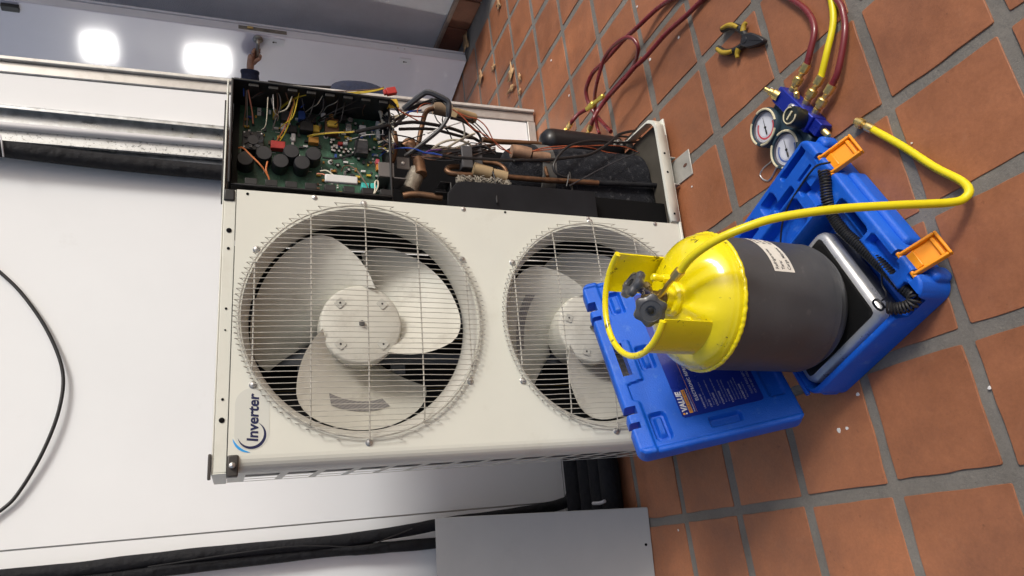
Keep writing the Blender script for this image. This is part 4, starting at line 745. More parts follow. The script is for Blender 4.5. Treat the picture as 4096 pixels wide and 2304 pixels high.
# ------------------------------------------------------------------ blue carrying case: moulded shells as height fields
def sd_rr(x, y, x0, x1, y0, y1, r):
    dx = abs(x - (x0 + x1) / 2) - (x1 - x0) / 2 + r; dy = abs(y - (y0 + y1) / 2) - (y1 - y0) / 2 + r
    return hypot(max(dx, 0), max(dy, 0)) + min(max(dx, dy), 0) - r
def sst(a, b, x): t = min(1, max(0, (x - a) / (b - a))); return t * t * (3 - 2 * t)
def shell(x0, x1, y0, y1, rc, step, zf, zb, holes=(), bow=None):
    nx, ny = round((x1 - x0) / step), round((y1 - y0) / step); V = []; idx = {}
    def inhole(x, y): return any(a < x < b and c < y < d for a, b, c, d in holes)
    for i in range(nx + 1):
        for j in range(ny + 1):
            x, y = x0 + (x1 - x0) * i / nx, y0 + (y1 - y0) * j / ny
            d = sd_rr(x, y, x0, x1, y0, y1, rc)
            if d > 0:
                cx = min(max(x, x0 + rc), x1 - rc); cy = min(max(y, y0 + rc), y1 - rc); l = hypot(x - cx, y - cy); x, y = cx + (x - cx) * rc / l, cy + (y - cy) * rc / l; d = 0
            e = max(0, 1 + d / .006); V.append((x, y, zf(x, y) - .005 * e * e))
    n = len(V); V += [(x, y, zb(x, y)) for x, y, z in V]
    I = lambda i, j: i * (ny + 1) + j
    ok = lambda i, j: 0 <= i < nx and 0 <= j < ny and not inhole(x0 + (x1 - x0) * (i + .5) / nx, y0 + (y1 - y0) * (j + .5) / ny)
    F = []
    for i in range(nx):
        for j in range(ny):
            if not ok(i, j): continue
            a, b, c, d = I(i, j), I(i + 1, j), I(i + 1, j + 1), I(i, j + 1); F.append((a, b, c, d)); F.append((n + d, n + c, n + b, n + a))
            if not ok(i, j - 1): F.append((b, a, n + a, n + b))
            if not ok(i + 1, j): F.append((c, b, n + b, n + c))
            if not ok(i, j + 1): F.append((d, c, n + c, n + d))
            if not ok(i - 1, j): F.append((a, d, n + d, n + a))
    return MB().add(V, F)
case = thing('carrying_case', 'open blue moulded plastic carrying case with orange latches, lid leaning on the condenser', 'case', (-.473, -.795, 0), 24.5)
cav = [(.050, .338, .098, .378, .016, .02, .010), (.036, .352, .070, .110, .048, .012, .006), (.032, .075, .045, .11, .048, .010, .006), (.212, .313, .040, .070, .030, .010, .005),
       (.476, .494, .040, .132, .030, .006, .003), (.4365, .4415, .052, .101, .050, .002, .002), (.434, .450, .122, .195, .045, .006, .004), (.402, .423, .086, .114, .050, .005, .004),
       (.350, .425, .132, .372, .050, .02, .010), (.455, .490, .175, .225, .055, .008, .006), (.452, .488, .260, .330, .040, .008, .006), (.352, .40, .055, .10, .060, .01, .008), (.105, .20, .036, .062, .060, .008, .005),
       (.372, .384, .0, .034, .050, .003, .002), (.424, .440, .0, .034, .050, .003, .002), (.068, .079, .0, .036, .050, .003, .002), (.119, .134, .0, .036, .050, .003, .002)]
def zbase(x, y):
    z = .084
    if x > .34: z -= .004 * sst(.34, .36, x) * sst(.03, .05, y)
    for a, b, c, d, fl, r, w_ in cav:
        if fl < z:
            k = sst(w_ * .3, -w_ * .7, sd_rr(x, y, a, b, c, d, r)); z = z * (1 - k) + fl * k if k > 0 else z
    return z
cb_ = shell(.034, .507, .018, .388, .034, .003, zbase, lambda x, y: .004).build('base_shell', BLUE, case, sharp=48)
# lower outer wall bulges between the latches
for x0, x1 in ((.150, .370), (.465, .500), (.052, .085)):
    MB().prism(rrect(x0, x1, .006, .060, .012, 4), .002, .050).build('base_foot', BLUE, case, bevel=.010, seg=3)
MB().prism(rrect(.042, .46, .30, .392, .012, 4), .002, .045).build('base_foot', BLUE, case, bevel=.006, seg=3)
MB().tube([(.05, .392, .080), (.46, .392, .080)], .0055, 10, smooth=False).build('hinge', BLUE, case)
ORG = mat('orange_latch', (.88, .31, .004), .35, var=.06, spec=.5)
def latch(x):
    l = bpy.data.objects.new('latch', None); COL.objects.link(l); l.parent = case; l.location = (x, .016, .072); l.rotation_euler = (R(26), 0, R(-2))
    b = MB().box(-.028, .028, -.064, -.058, -.006, .008).box(-.028, -.022, -.058, .012, -.006, .008).box(.022, .028, -.058, .012, -.006, .008).box(-.022, .022, -.058, -.010, -.006, -.001)
    b.build('latch_frame', ORG, l, bevel=.002)
    MB().box(-.0215, .0215, -.054, -.046, -.001, .004).build('finger_rib', ORG, l, bevel=.002)
    MB().box(-.019, .019, -.013, .012, -.004, .001, TR((0, 0, 0), -14)).build('latch_hook', ORG, l, bevel=.002)
    MB().tube([(-.031, .012, .001), (.031, .012, .001)], .0045, 10, smooth=False).build('latch_pin', ORG, l)
latch(.404); latch(.099)
# lid
lid = bpy.data.objects.new('lid', None); COL.objects.link(lid); lid.parent = case
ML = Matrix(((0.914, -0.1389, 0.3811, -.642), (0.4049, 0.3702, -0.8361, -.411), (-0.025, 0.9185, 0.3946, .094), (0, 0, 0, 1)))
cw = TR((-.473, -.795, 0), 0, 0, 24.5); lid.matrix_local = cw.inverted() @ ML
lc = [(.212, .281, .270, .305, -.013, .008, .005), (.028, .097, .294, .331, -.013, .008, .005), (.031, .055, .130, .205, -.013, .006, .005), (.39, .46, .290, .326, -.013, .008, .005), (.445, .470, .130, .205, -.013, .006, .005), (.070, .43, .012, .052, -.006, .008, .006)]
def zlid(x, y):
    z = .0
    top = .340 + .014 * sst(.13, .14, x) * (1 - sst(.36, .37, x)) - .040 * sst(.180, .188, x) * (1 - sst(.302, .310, x))
    z += .0075 * sst(top - .003, top + .003, y)
    z += .0045 * max(sst(.016, .012, x), sst(.484, .488, x))
    for a, b, c, d, fl, r, w_ in lc:
        s_ = sd_rr(x, y, a, b, c, d, r); k = sst(w_ * .3, -w_ * .7, s_)
        if c > .2 and s_ < -.009: k *= 1 - .75 * sst(-.009, -.012, s_) * sst(a + .004, a + .02, x)
        z = z * (1 - k) + fl * k
    return z
shell(.0, .50, -.004, .380, .022, .0026, zlid, lambda x, y: -.030, [(.203, .298, .334, .357), (.409, .437, .358, .4), (.377, .391, .357, .4), (.102, .122, .354, .4), (.065, .081, .356, .4)]).build('lid_shell', BLUE, lid, sharp=48)
LBL = mat('lid_label_navy', (.007, .025, .26), .3, var=.05, coat=.3); LW = mat('lid_label_white', (.78, .78, .80), .4, var=.02)
lb = MB().prism(rrect(.067, .433, .066, .259, .008, 4), .0006, .0011).build('instruction_label', LBL, lid)
LP = mat('label_dim_print', (.33, .35, .50), .5); LO = mat('label_orange', (.80, .36, .03), .4)
def lt(s_, x, y, size, m, bold=0., sp=1., sh=0.): text_mb(s_, size, TR((x, y, .0014)), bold=bold, spacing=sp, shear=sh, thick=.0001).build('label_text', m, lb)
lt('VALUE', .0815, .2425, .0175, LW, .0008, 1.0, .15)
MB().lathe([(.0028, 0), (.0028, .0003), (0, .0003)], 14, TR((.0765, .2525, .0013))).build('label_mark', LO, lb); MB().lathe([(.0022, 0), (.0022, .0003), (0, .0003)], 14, TR((.0765, .2465, .0013))).build('label_mark', LW, lb)
MB().box(.0755, .137, .2315, .2395, .0012, .0014).build('label_band', LO, lb)
text_mb('VALUE Creates Value', .0062, TR((.078, .2335, .0017)), thick=.0001).build('label_text', LBL, lb)
lt('Professional in HVAC/R Tools', .077, .2255, .0050, LW)
MB().box(.0755, .42, .2222, .2228, .0012, .0014).build('label_rule', LO, lb)
lt('ELECTRONIC REFRIGERANT', .102, .2085, .0098, LW, .0002, 1.12)
y_ = .1995
for s_, m, sz in (('1 FUNCTION BT:', LW, .0052), ('Press Function, then select kg lb oz', LP, .0046), ('2 B/L SET:', LW, .0052), ('Press Light, when the backlight is on', LP, .0046), ('3 SCALE MODE', LW, .0052), ('The measured weight kg, then select', LP, .0046), ('4 CLEAR MODE', LW, .0052), ('Press Clear to set 0 on the scale', LP, .0046), ('Press Hold to keep the reading', LP, .0046), ('5 CLEAR MODE', LW, .0052), ('Place the tank on the scale', LP, .0046), ('Press Zero when it is stable', LP, .0046), ('Press Enter and open the valve', LP, .0046), ('6 INCREAT MODE', LW, .0052), ('Press Repeat to go on', LP, .0046)):
    lt(s_, .078 if m is LW else .082, y_, sz, m); y_ -= .0073
lt('PLEASE READ BEFORE USE', .088, .0835, .0075, LP); lt('FOR THE BEST RESULT', .088, .0745, .0065, LP)

# ------------------------------------------------------------------ scale
scl = thing('weighing_scale', 'square refrigerant scale with black rubber top and silver rim inside the blue case', 'scale', tuple(cw @ Vector((.182, .2485, .017))), 24.5)
def stack(levels, hx, hy, rc, n=6):
    b = MB(); v = []; f = []; L = [rrect(-hx + i, hx - i, -hy + i, hy - i, max(.003, rc - i), n) for i, z in levels]; m = len(L[0])
    for (i, z), pl in zip(levels, L): v += [(x, y, z) for x, y in pl]
    for r_ in range(len(L) - 1): f += [(r_ * m + k, r_ * m + (k + 1) % m, (r_ + 1) * m + (k + 1) % m, (r_ + 1) * m + k) for k in range(m)]
    f += [tuple(range(m))[::-1], tuple((len(L) - 1) * m + k for k in range(m))]; return b.add(v, f)
stack([(.006, 0), (.001, .008), (0, .02), (.002, .040)], .127, .128, .03).build('scale_body', mat('scale_gunmetal', (.10, .11, .125), .35, metal=.5, var=.1), scl, sharp=50)
stack([(.000, .041), (.000, .052), (.003, .060), (.010, .0655), (.017, .067), (.018, .062)], .127, .128, .03).build('scale_rim', mat('scale_silver', (.52, .53, .54), .33, metal=.6, var=.06, vs=30), scl, sharp=50)
RUB = mat('ribbed_rubber', (.008, .008, .008), .55, var=.15)
stack([(.0185, .060), (.0185, .0680)], .127, .128, .024).build('rubber_mat', RUB, scl)
rib = MB()
for i in range(74):
    x = -.105 + .21 * i / 73; h = .1065 if abs(x) < .098 else .100; rib.box(x - .0009, x + .0009, -h, h, .0681, .0689)
rb = rib.build('mat_rib', RUB, scl, smooth=False); rb['kind'] = 'stuff'

# coiled cord lying in the case
def helix(P, r, pitch):
    S_ = spline(P, 14); L = [0]
    for i in range(1, len(S_)): L.append(L[-1] + (S_[i] - S_[i - 1]).length)
    n = int(L[-1] / pitch * 10); out = []; k = 0; u = Vector((0, 0, 1))
    for i in range(n):
        d = L[-1] * i / (n - 1)
        while k < len(L) - 2 and L[k + 1] < d: k += 1
        t = (S_[k + 1] - S_[k]).normalized(); p = S_[k].lerp(S_[k + 1], min(1, (d - L[k]) / max(1e-9, L[k + 1] - L[k])))
        u = (u - t * u.dot(t)).normalized(); w_ = t.cross(u); a = 2 * pi * d / pitch; rr = r * (1 + .12 * noise.noise(Vector((d * 40, 3, 1)))); out.append(p + (u * cos(a) + w_ * sin(a)) * rr)
    return out
cd_ = thing('coiled_cord', 'black coiled cable lying along the front of the blue case', 'cable', (-.473, -.795, .0), 24.5)
CP = [(.389, .030, .092), (.367, .040, .094), (.338, .062, .092), (.304, .082, .084), (.257, .086, .080), (.213, .080, .078), (.167, .074, .075), (.123, .068, .072), (.080, .066, .068), (.056, .062, .066), (.044, .060, .07), (.038, .072, .074), (.046, .092, .082), (.058, .104, .092)]
hp = helix(CP, .0108, .0062)
MB().tube(hp, .0026, 5, smooth=False).build('coil', BLACKP, cd_)
MB().tube([(.060, .106, .094 + .0), (.066, .100, .104), (.078, .104, .106), (.082, .116, .100), (.072, .122, .092), (.062, .116, .092), (.062, .104, .098), (.074, .101, .104), (.084, .110, .099)], .0024, 6).build('coil_end', BLACKP, cd_)
ci = cw.inverted()
MB().tube([ci @ Vector(p) for p in [(-.123, -.630, .094), (-.115, -.599, .098), (-.115, -.563, .086), (-.124, -.538, .083), (-.137, -.508, .080), (-.156, -.475, .078), (-.184, -.446, .076), (-.22, -.422, .07), (-.25, -.40, .06)]], .0024, 6).build('lead', BLACKP, cd_)
MB().tube([(.135, .078, .070), (.118, .100, .062), (.100, .104, .062), (.085, .104, .075), (.076, .103, .092)], .0018, 6).build('lead', BLACKP, cd_)

# ------------------------------------------------------------------ refrigerant cylinder
cy = thing('refrigerant_cylinder', 'refillable refrigerant cylinder with yellow top, valve collar and dark grey body on the scale', 'gas cylinder', (-.405, -.467, .0865))
cy.rotation_euler = (0, R(1.8), 0); Z0 = .0865; CRr = .1420
MB().lathe([(.0, .004), (.105, .0), (.118, .002), (.131, .012), (.139, .028), (.1395, .036), (.1425, .040), (.1415, .052), (.1418, .054), (CRr, .058), (CRr, .275), (.1425, .281)], 72).build('body', GREYC, cy, sharp=40)
dome = MB(); pr = [(.1425, .281), (.1432, .287), (.143, .296)]
for i in range(1, 17):
    t = i / 16 * pi / 2; pr.append((.1428 * max(0, cos(t)) ** 1.05, .290 + .075 * sin(t)))
pr[-1] = (0, .365)
dm = dome.lathe(pr, 72).build('dome', YEL, cy, sharp=60)
for v in dm.data.vertices:     # pressed ribs in the dome
    r_ = hypot(v.co.x, v.co.y); a = atan2(v.co.y, v.co.x)
    if r_ > .03: v.co.z += .010 * math.exp(-((a - R(-62)) / .11) ** 2) * sst(.03, .07, r_) * sst(.143, .11, r_) + .007 * math.exp(-((a - R(-122)) / .14) ** 2) * sst(.03, .07, r_) * sst(.143, .11, r_)
wq = random.Random(4)
MB().tube([((.1436 + .0008 * wq.uniform(-1, 1)) * cos(2 * pi * i / 170), (.1436 + .0008 * wq.uniform(-1, 1)) * sin(2 * pi * i / 170), .2835 + .0009 * wq.uniform(-1, 1)) for i in range(170)], .0048, 8, closed=True, k=2).build('weld_bead', YEL, cy, sharp=70)
ring = [(.118 * cos(R(a)), .118 * sin(R(a)), .444) for a in range(21, 233, 6)]
MB().tube(ring, .0068, 12, k=2).build('collar_ring', YEL, cy)
def curved_plate(a0, a1, zb0, zb1, r=.118, n=14):
    v = []; f = []
    for i in range(n + 1):
        t = i / n; a = R(a0 + (a1 - a0) * t); zb = zb0 + (zb1 - zb0) * t
        for rr in (r - .0016, r + .0016): v += [(rr * cos(a), rr * sin(a), .442), (rr * cos(a), rr * sin(a), zb)]
    for i in range(n):
        k = 4 * i; f += [(k, k + 1, k + 5, k + 4), (k + 2, k + 6, k + 7, k + 3), (k, k + 4, k + 6, k + 2), (k + 1, k + 3, k + 7, k + 5)]
    f += [(0, 2, 3, 1), (4 * n, 4 * n + 1, 4 * n + 3, 4 * n + 2)]; return MB().add(v, f)
curved_plate(20, 66, .316, .312).build('collar_plate', YEL, cy, sharp=50); curved_plate(188, 233, .314, .316).build('collar_plate', YEL, cy, sharp=50)
VO = Vector((-.004, -.018, -.016))
bl_ = MB().lathe([(.034, .370), (.036, .384), (.032, .390), (.024, .392), (.023, .404)], 32, Matrix.Translation(VO)).build('valve_flange', YEL, cy)
bq = [(.028 * cos(R(60 * k + 20)), .028 * sin(R(60 * k + 20))) for k in range(6)]
for x, y in bq: MB().lathe([(.005, 0), (.005, .003), (.003, .004)], 6, TR((x + VO.x, y + VO.y, .3885 + VO.z))).build('flange_bolt', YEL, bl_)
VB = mat('tarnished_brass', (.20, .15, .07), .42, metal=.9, var=.35, vs=40)
vl = MB().lathe([(.019, .404), (.019, .408), (.015, .412), (.015, .434), (.011, .438), (.008, .450)], 20, Matrix.Translation(VO)).build('valve_body', VB, cy)
o1 = Vector((0, 0, .420)) + VO; k1 = Vector((-.040, -.047, .439)); k2 = Vector((.018, -.026, .458))
MB().tube([o1, o1.lerp(k1, .8)], .0085, 12, smooth=False).build('valve_stem', VB, vl); MB().tube([Vector((0, 0, .425)) + VO, k2], .0075, 12, smooth=False).build('valve_stem', mat('blue_collar', (.03, .04, .15), .4, var=.2), vl)
KN = mat('grey_handwheel', (.085, .087, .092), .30, metal=.35, var=.15, vs=30, coat=.4, coat_rough=.15)
def knob(c, ax, rad):
    b = MB(); n = 72; v = []; lv = ((.72, -.009), (.95, -.006), (1.0, 0), (.96, .006), (.80, .009), (.62, .0095), (.60, .008), (.30, .008), (.28, .004), (.0, .004)); f = []
    for s_, z in lv:
        for i in range(n):
            a = 2 * pi * i / n; l = 1 - (.085 * (1 - cos(6 * a)) if s_ > .65 else 0); v.append((rad * s_ * l * cos(a), rad * s_ * l * sin(a), z))
    for r_ in range(len(lv) - 1): f += [(r_ * n + i, r_ * n + (i + 1) % n, (r_ + 1) * n + (i + 1) % n, (r_ + 1) * n + i) for i in range(n)]
    f.append(tuple(range(n))[::-1]); M = Matrix.Translation(c) @ Vector(ax).to_track_quat('Z', 'Y').to_matrix().to_4x4()
    k = b.add(v, f, M).build('handwheel', KN, vl, sharp=45)
    MB().lathe([(.007, .003), (.007, .0075), (.005, .0085), (.0, .0085)], 6, M).build('hex_nut', mat('black_nut', (.03, .03, .03), .35, metal=.6), k)
knob(k1, (-.42, -.74, .45), .0345); knob(k2, (.50, -.10, .86), .0325)
text_mb('GAS', .008, Matrix.Translation((.005, -.030, .436)) @ Matrix(((1, 0, 0, 0), (0, 0, -1, 0), (0, 1, 0, 0), (0, 0, 0, 1))), align='CENTER', thick=.0002).build('valve_text', LW, vl)
MB().tube([(.044, -.008, .352), (.044, -.008, .392)], .007, 10, smooth=False).lathe([(.010, .352), (.010, .376)], 6, TR((.044, -.008, 0))).lathe([(.0085, .390), (.0085, .397), (.006, .400)], 12, TR((.044, -.008, 0))).build('relief_plug', YEL, cy, sharp=30)
MB().tube([(.0, -.014, .412), (.018, -.016, .418)], .0075, 10, smooth=False).lathe([(.0085, 0), (.0085, .008), (.004, .012)], 6, along((.018, -.016, .418), (.03, -.014, .424))).build('side_port', VB, vl)
MB().lathe([(.016, 0), (.016, .010), (.011, .012), (.011, .018), (.0, .018)], 6, TR((-.056, -.044, .340), 10, -14)).build('hex_plug', YEL, cy, bevel=.001)
# paper label wrapped round the body
lbv = []; n_ = 24
for i in range(n_ + 1):
    a = R(-79 + 52 * i / n_)
    for z in (.236, .287): lbv.append(((CRr + .0006) * cos(a), (CRr + .0006) * sin(a), z - Z0))
lab = MB().add(lbv, [(2 * i, 2 * i + 2, 2 * i + 3, 2 * i + 1) for i in range(n_)]).build('paper_label', mat('label_paper', (.66, .64, .58), .7, var=.06, vs=30, dirt=((.35, .32, .28), 60, .62, .7, .5)), cy)
INK = mat('label_ink', (.05, .05, .055), .7)
def wrap_text(s_, size, a0, z):
    b = text_mb(s_, size, Matrix.Identity(4), thick=.00005, bold=.0001)
    b.v = [((CRr + .0009 + p[2]) * cos(a0 + p[0] / CRr), (CRr + .0009 + p[2]) * sin(a0 + p[0] / CRr), z + p[1] - Z0) for p in b.v]; b.build('label_text', INK, lab)
for k, (s_, t_) in enumerate((('Refrigerante:', 'R 410A'), ('Tara:', '8,70 kg'), ('Carga Máxima:', '8,0 kg'))):
    wrap_text(s_, .0112, R(-77), .2745 - .0155 * k); wrap_text(t_, .0112, R(-44), .2745 - .0155 * k)

# ------------------------------------------------------------------ yellow charging hose from the cylinder
HY = mat('yellow_hose', (.76, .64, .01), .38, var=.04, vs=30, spec=.45)
yh = thing('charging_hose', 'thick yellow charging hose arching from the cylinder valve to the floor', 'hose', (-.30, -.80, .0))
o_ = (-.30, -.80, .0)
YH = [(-.372, -.556, .481), (-.352, -.599, .478), (-.337, -.657, .46), (-.325, -.701, .42), (-.315, -.729, .37), (-.311, -.773, .28), (-.309, -.806, .17), (-.308, -.824, .1), (-.307, -.833, .065), (-.303, -.842, .038), (-.288, -.85, .024), (-.261, -.838, .018), (-.208, -.793, .014), (-.132, -.739, .012), (-.062, -.684, .012)]
MB().tube(rel(YH, o_), .0080, 18, k=8).build('tube', HY, yh)
E_ = Vector((-.062, -.684, .012)); D_ = (Vector((-.019, -.648, .012)) - E_).normalized()
def fitting(parent, a, d, sc=1., knurl=True):
    M = along(a, Vector(a) + Vector(d)) @ Matrix.Scale(sc, 4)
    o = MB().lathe([(.0095, -.004), (.0100, .0), (.0100, .016), (.0078, .018), (.0062, .022), (.0062, .028)], 18, M).build('ferrule', BRASS, parent, sharp=40)
    MB().lathe([(.0085, .028), (.0105, .030), (.0105, .044), (.0085, .046), (.0085, .050), (.0060, .050), (.0060, .046)], 18, M).build('coupling_nut', BRASS, parent, sharp=30)
    kb = MB()
    for i in range(18): kb.box(-.0006, .0006, .0100, .0111, .031, .043, M @ Matrix.Rotation(2 * pi * i / 18, 4, 'Z'))
    k = kb.build('knurling', BRASS, o, smooth=False); k['kind'] = 'stuff'
fitting(yh, E_ - Vector(o_), D_)
el = [(-.398, -.490, .492), (-.392, -.508, .488), (-.380, -.530, .486), (-.372, -.552, .482)]
MB().tube(rel(el, o_), .0052, 12).lathe([(.0105, 0), (.0105, .014), (.008, .018)], 18, along(Vector((-.400, -.478, .496)) - Vector(o_), Vector((-.393, -.505, .488)) - Vector(o_))).build('elbow', BRASS, yh, sharp=40)
MB().lathe([(.0100, 0), (.0105, .002), (.0105, .022), (.0085, .024)], 18, along(Vector((-.366, -.568, .481)) - Vector(o_), Vector((-.377, -.541, .484)) - Vector(o_))).build('ferrule', BRASS, yh, sharp=40)
pt = text_mb('R410A CHARGING HOSE 4000 PSI BURST 800 PSI MAX W.P.', .0068, Matrix.Identity(4), thick=.00005)
Ls = spline(rel(YH[-5:], o_), 10); cl_ = [0]
for i in range(1, len(Ls)): cl_.append(cl_[-1] + (Ls[i] - Ls[i - 1]).length)
def on_hose(p):
    d = min(max(p[0] + .012, 0), cl_[-1] - 1e-4); k = 0
    while cl_[k + 1] < d: k += 1
    t = (Ls[k + 1] - Ls[k]).normalized(); c = Ls[k] + t * (d - cl_[k]); s_ = Vector((0, 0, 1)).cross(t).normalized(); a = p[1] / .0088 + .25
    return tuple(c + (s_ * sin(a) + Vector((0, 0, 1)) * cos(a)) * .0082)
pt.v = [on_hose(p) for p in pt.v]; pt.build('hose_print', mat('hose_ink', (.33, .27, .02), .6), yh)

# ------------------------------------------------------------------ manifold gauge set
HR = mat('red_hose', (.165, .018, .022), .30, var=.06, vs=30, coat=.15)
MG = Vector((.070, -.538, 0)); ma = 29.3
mg = thing('manifold_gauges', 'blue manifold block with two rubber-booted pressure gauges lying on the tiles', 'gauge set', tuple(MG), ma)
# local x runs along the block (towards the far end), +y towards the gauges, gauges tip up towards the viewer
MBL = mat('blue_anodised', (.012, .030, .33), .32, metal=.35, var=.1)
MB().box(-.056, .093, -.012, .030, .006, .050).build('manifold_block', MBL, mg, bevel=.003)
MB().box(-.084, -.056, -.010, .022, .008, .042).build('manifold_block', MBL, mg, bevel=.002)
BOOT = mat('petrol_rubber', (.020, .045, .065), .6, var=.2, vs=30); GLOW = mat('cream_rubber', (.66, .60, .40), .55, var=.08)
stk = MB().box(-.074, .092, .030, .075, .010, .036).build('gauge_yoke', BOOT, mg, bevel=.004)
DIAL = mat('dial_white', (.72, .74, .80), .35, var=.05, vs=60, coat=.4)
def gauge(x, band):
    g = bpy.data.objects.new('gauge', None); COL.objects.link(g); g.parent = mg; g.scale = (1.08, 1.08, 1.08); g.location = (x, .092, .031); g.rotation_euler = (R(-3), 0, 0)
    bt = MB().lathe([(.036, -.026), (.043, -.020), (.0465, -.010), (.0465, .006), (.0455, .014), (.043, .017), (.038, .017), (.037, .012)], 48, caps=False).build('boot', BOOT, g, sharp=50)
    for k in range(24):
        a = 2 * pi * k / 24
        if k % 3 == 0: MB().box(.044, .0482, -.004, .004, -.016, .004, Matrix.Rotation(a, 4, 'Z')).build('boot_lug', BOOT, bt, bevel=.001)
    for a0, a1 in ((20, 105), (125, 215), (235, 345)):
        MB().tube([(.0415 * cos(R(a)), .0415 * sin(R(a)), .0165) for a in range(a0, a1, 6)], .0029, 8, k=2).build('boot_stripe', GLOW, bt)
    MB().lathe([(.038, .010), (.0375, .013), (.0355, .0135), (.0345, .010)], 48, caps=False).build('bezel', mat('dark_bezel', (.20, .18, .20), .35, metal=.6), g)
    d = MB().lathe([(.0355, .006), (.0355, .0085), (0, .0085)], 48).build('dial', DIAL, g)
    def arc(r0, r1, a0, a1, z): 
        n = 30; v = []
        for i in range(n + 1):
            a = R(a0 + (a1 - a0) * i / n); v += [(r0 * cos(a), r0 * sin(a), z), (r1 * cos(a), r1 * sin(a), z)]
        return MB().add(v, [(2 * i, 2 * i + 1, 2 * i + 3, 2 * i + 2) for i in range(n)])
    arc(.0240, .0285, 20, 250, .0089).build('scale_band', band, d); arc(.0215, .0220, 20, 250, .0089).build('scale_line', mat('dial_grey', (.3, .3, .36), .5), d); arc(.0320, .0324, 10, 280, .0089).build('scale_line', MATS['dial_grey'], d)
    tb = MB()
    for k in range(41):
        a = R(20 + 230 * k / 40); tb.box(.0292, .0312 if k % 5 else .0318, -.00025, .00025, .0087, .0089, Matrix.Rotation(a, 4, 'Z'))
    tk = tb.build('tick_marks', MATS['dial_grey'], d, smooth=False); tk['kind'] = 'stuff'
    MB().prism([(-.018, -.0022), (-.008, -.0022), (-.004, -.0008), (.026, -.0003), (.026, .0003), (-.004, .0008), (-.008, .0022), (-.018, .0022)], .0098, .0104, Matrix.Rotation(R(-28), 4, 'Z')).lathe([(.003, .0095), (.003, .0112), (0, .0112)], 14).build('needle', BLACKP, d)
gauge(.074, mat('dial_red', (.60, .07, .09), .4)); gauge(-.030, mat('dial_blue', (.10, .16, .42), .4))
KB = mat('knob_green_black', (.010, .016, .016), .45, var=.2)
kn = MB().lathe([(.022, .0), (.0245, .004), (.0245, .034), (.022, .040), (0, .041)], 28, TR((-.027, .012, .046), 8)).build('valve_knob', KB, mg, sharp=40)
MB().tube([(-.027 + .019 * cos(R(a)), .0065 + .019 * sin(R(a)), .0875) for a in range(-60, 230, 10)], .0018, 8, k=2).box(-.029, -.025, -.005, .018, .0865, .089).build('knob_mark', GLOW, kn)
MB().lathe([(.012, 0), (.012, .006), (.009, .008)], 20, TR((.016, .008, .049))).build('sight_glass', CM['silver'], mg, sharp=30)
MB().lathe([(.013, 0), (.013, .014), (.009, .018), (.009, .026), (.005, .028), (.005, .040), (0, .041)], 14, TR((.082, .010, .046), 0, 55)).build('end_port', BRASS, mg, sharp=30)
MB().lathe([(.008, 0), (.008, .018), (.006, .022)], 14, TR((-.084, .005, .026), 0, -90)).build('end_port', BRASS, mg, sharp=30)
for x in (.073, .011, -.032): MB().lathe([(.009, 0), (.009, .010), (.006, .012), (.006, .024)], 14, TR((x, -.012, .026), 90)).build('hose_port', BRASS, mg, sharp=30)
MB().lathe([(.007, 0), (.007, .016), (.0045, .018), (.0045, .026)], 12, TR((.034, -.012, .036), 60, 0, 20)).build('service_port', BRASS, mg, sharp=30)
MB().tube([(.026, .128, .018), (.030, .160, .006), (.044, .190, .003), (.042, .212, .003), (.018, .212, .003), (.002, .196, .004), (.004, .150, .008), (.006, .128, .018)], .0022, 8).build('hanging_hook', CM['silver'], mg)

# hoses of the gauge set
def w2(x, y=-.012, z=.026): v = TR(tuple(MG), 0, 0, ma) @ Vector((x, y - .026, z)); return tuple(v)
def hose(name, label, m, P, r, ends):
    h = thing(name, label, 'hose', (P[0][0], P[0][1], 0)); o = (P[0][0], P[0][1], 0)
    MB().tube(rel(P, o), r, 14, k=7).build('tube', m, h)
    for a, d in ends: fitting(h, Vector(a) - Vector(o), d, 1.08)
    return h
def mfit(h, x):     # coupling onto the block
    pass
dn = TR((0, 0, 0), 0, 0, ma) @ Vector((0, -1, 0))
def start(x): a = Vector(w2(x)); return tuple(a + dn * .042), -dn
hA, dA = start(.073); hB, dB = start(.011); hC, dC = start(-.032)
hose('red_hose', 'dark red hose from the far port of the gauges, curving behind the condenser', HR, [hA, (.200, -.592, .026), (.245, -.612, .02), (.304, -.600, .012), (.373, -.562, .009), (.48, -.49, .009), (.60, -.36, .009), (.69, -.22, .010), (.732, -.115, .012), (.745, -.045, .02), (.737, .036, .04), (.739, .109, .05), (.731, .167, .06), (.724, .227, .07), (.721, .29, .08), (.70, .327, .085), (.685, .358, .08), (.649, .37, .07), (.612, .364, .06), (.575, .351, .05), (.524, .316, .05), (.47, .275, .05)], .0078, [(hA, dA)])
hose('red_hose', 'dark red hose from the near port of the gauges, ending at the condenser service valve', HR, [hC, (.108, -.652, .026), (.177, -.684, .02), (.227, -.688, .012), (.277, -.681, .010), (.40, -.63, .009), (.53, -.51, .009), (.605, -.36, .010), (.618, -.247, .012), (.615, -.187, .02), (.618, -.088, .03), (.595, .011, .05), (.591, .061, .06), (.578, .117, .07), (.57, .21, .08), (.542, .254, .1), (.507, .264, .12), (.492, .288, .12)], .0078, [(hC, dC), ((.492, .288, .12), Vector((-.5, .85, .05)))])
hose('yellow_hose', 'yellow hose on the middle port of the gauge set', HY, [hB, (.165, -.634, .026), (.228, -.660, .015), (.289, -.667, .010), (.38, -.67, .010), (.50, -.74, .010), (.62, -.86, .010), (.70, -1.02, .010)], .0078, [(hB, dB)])
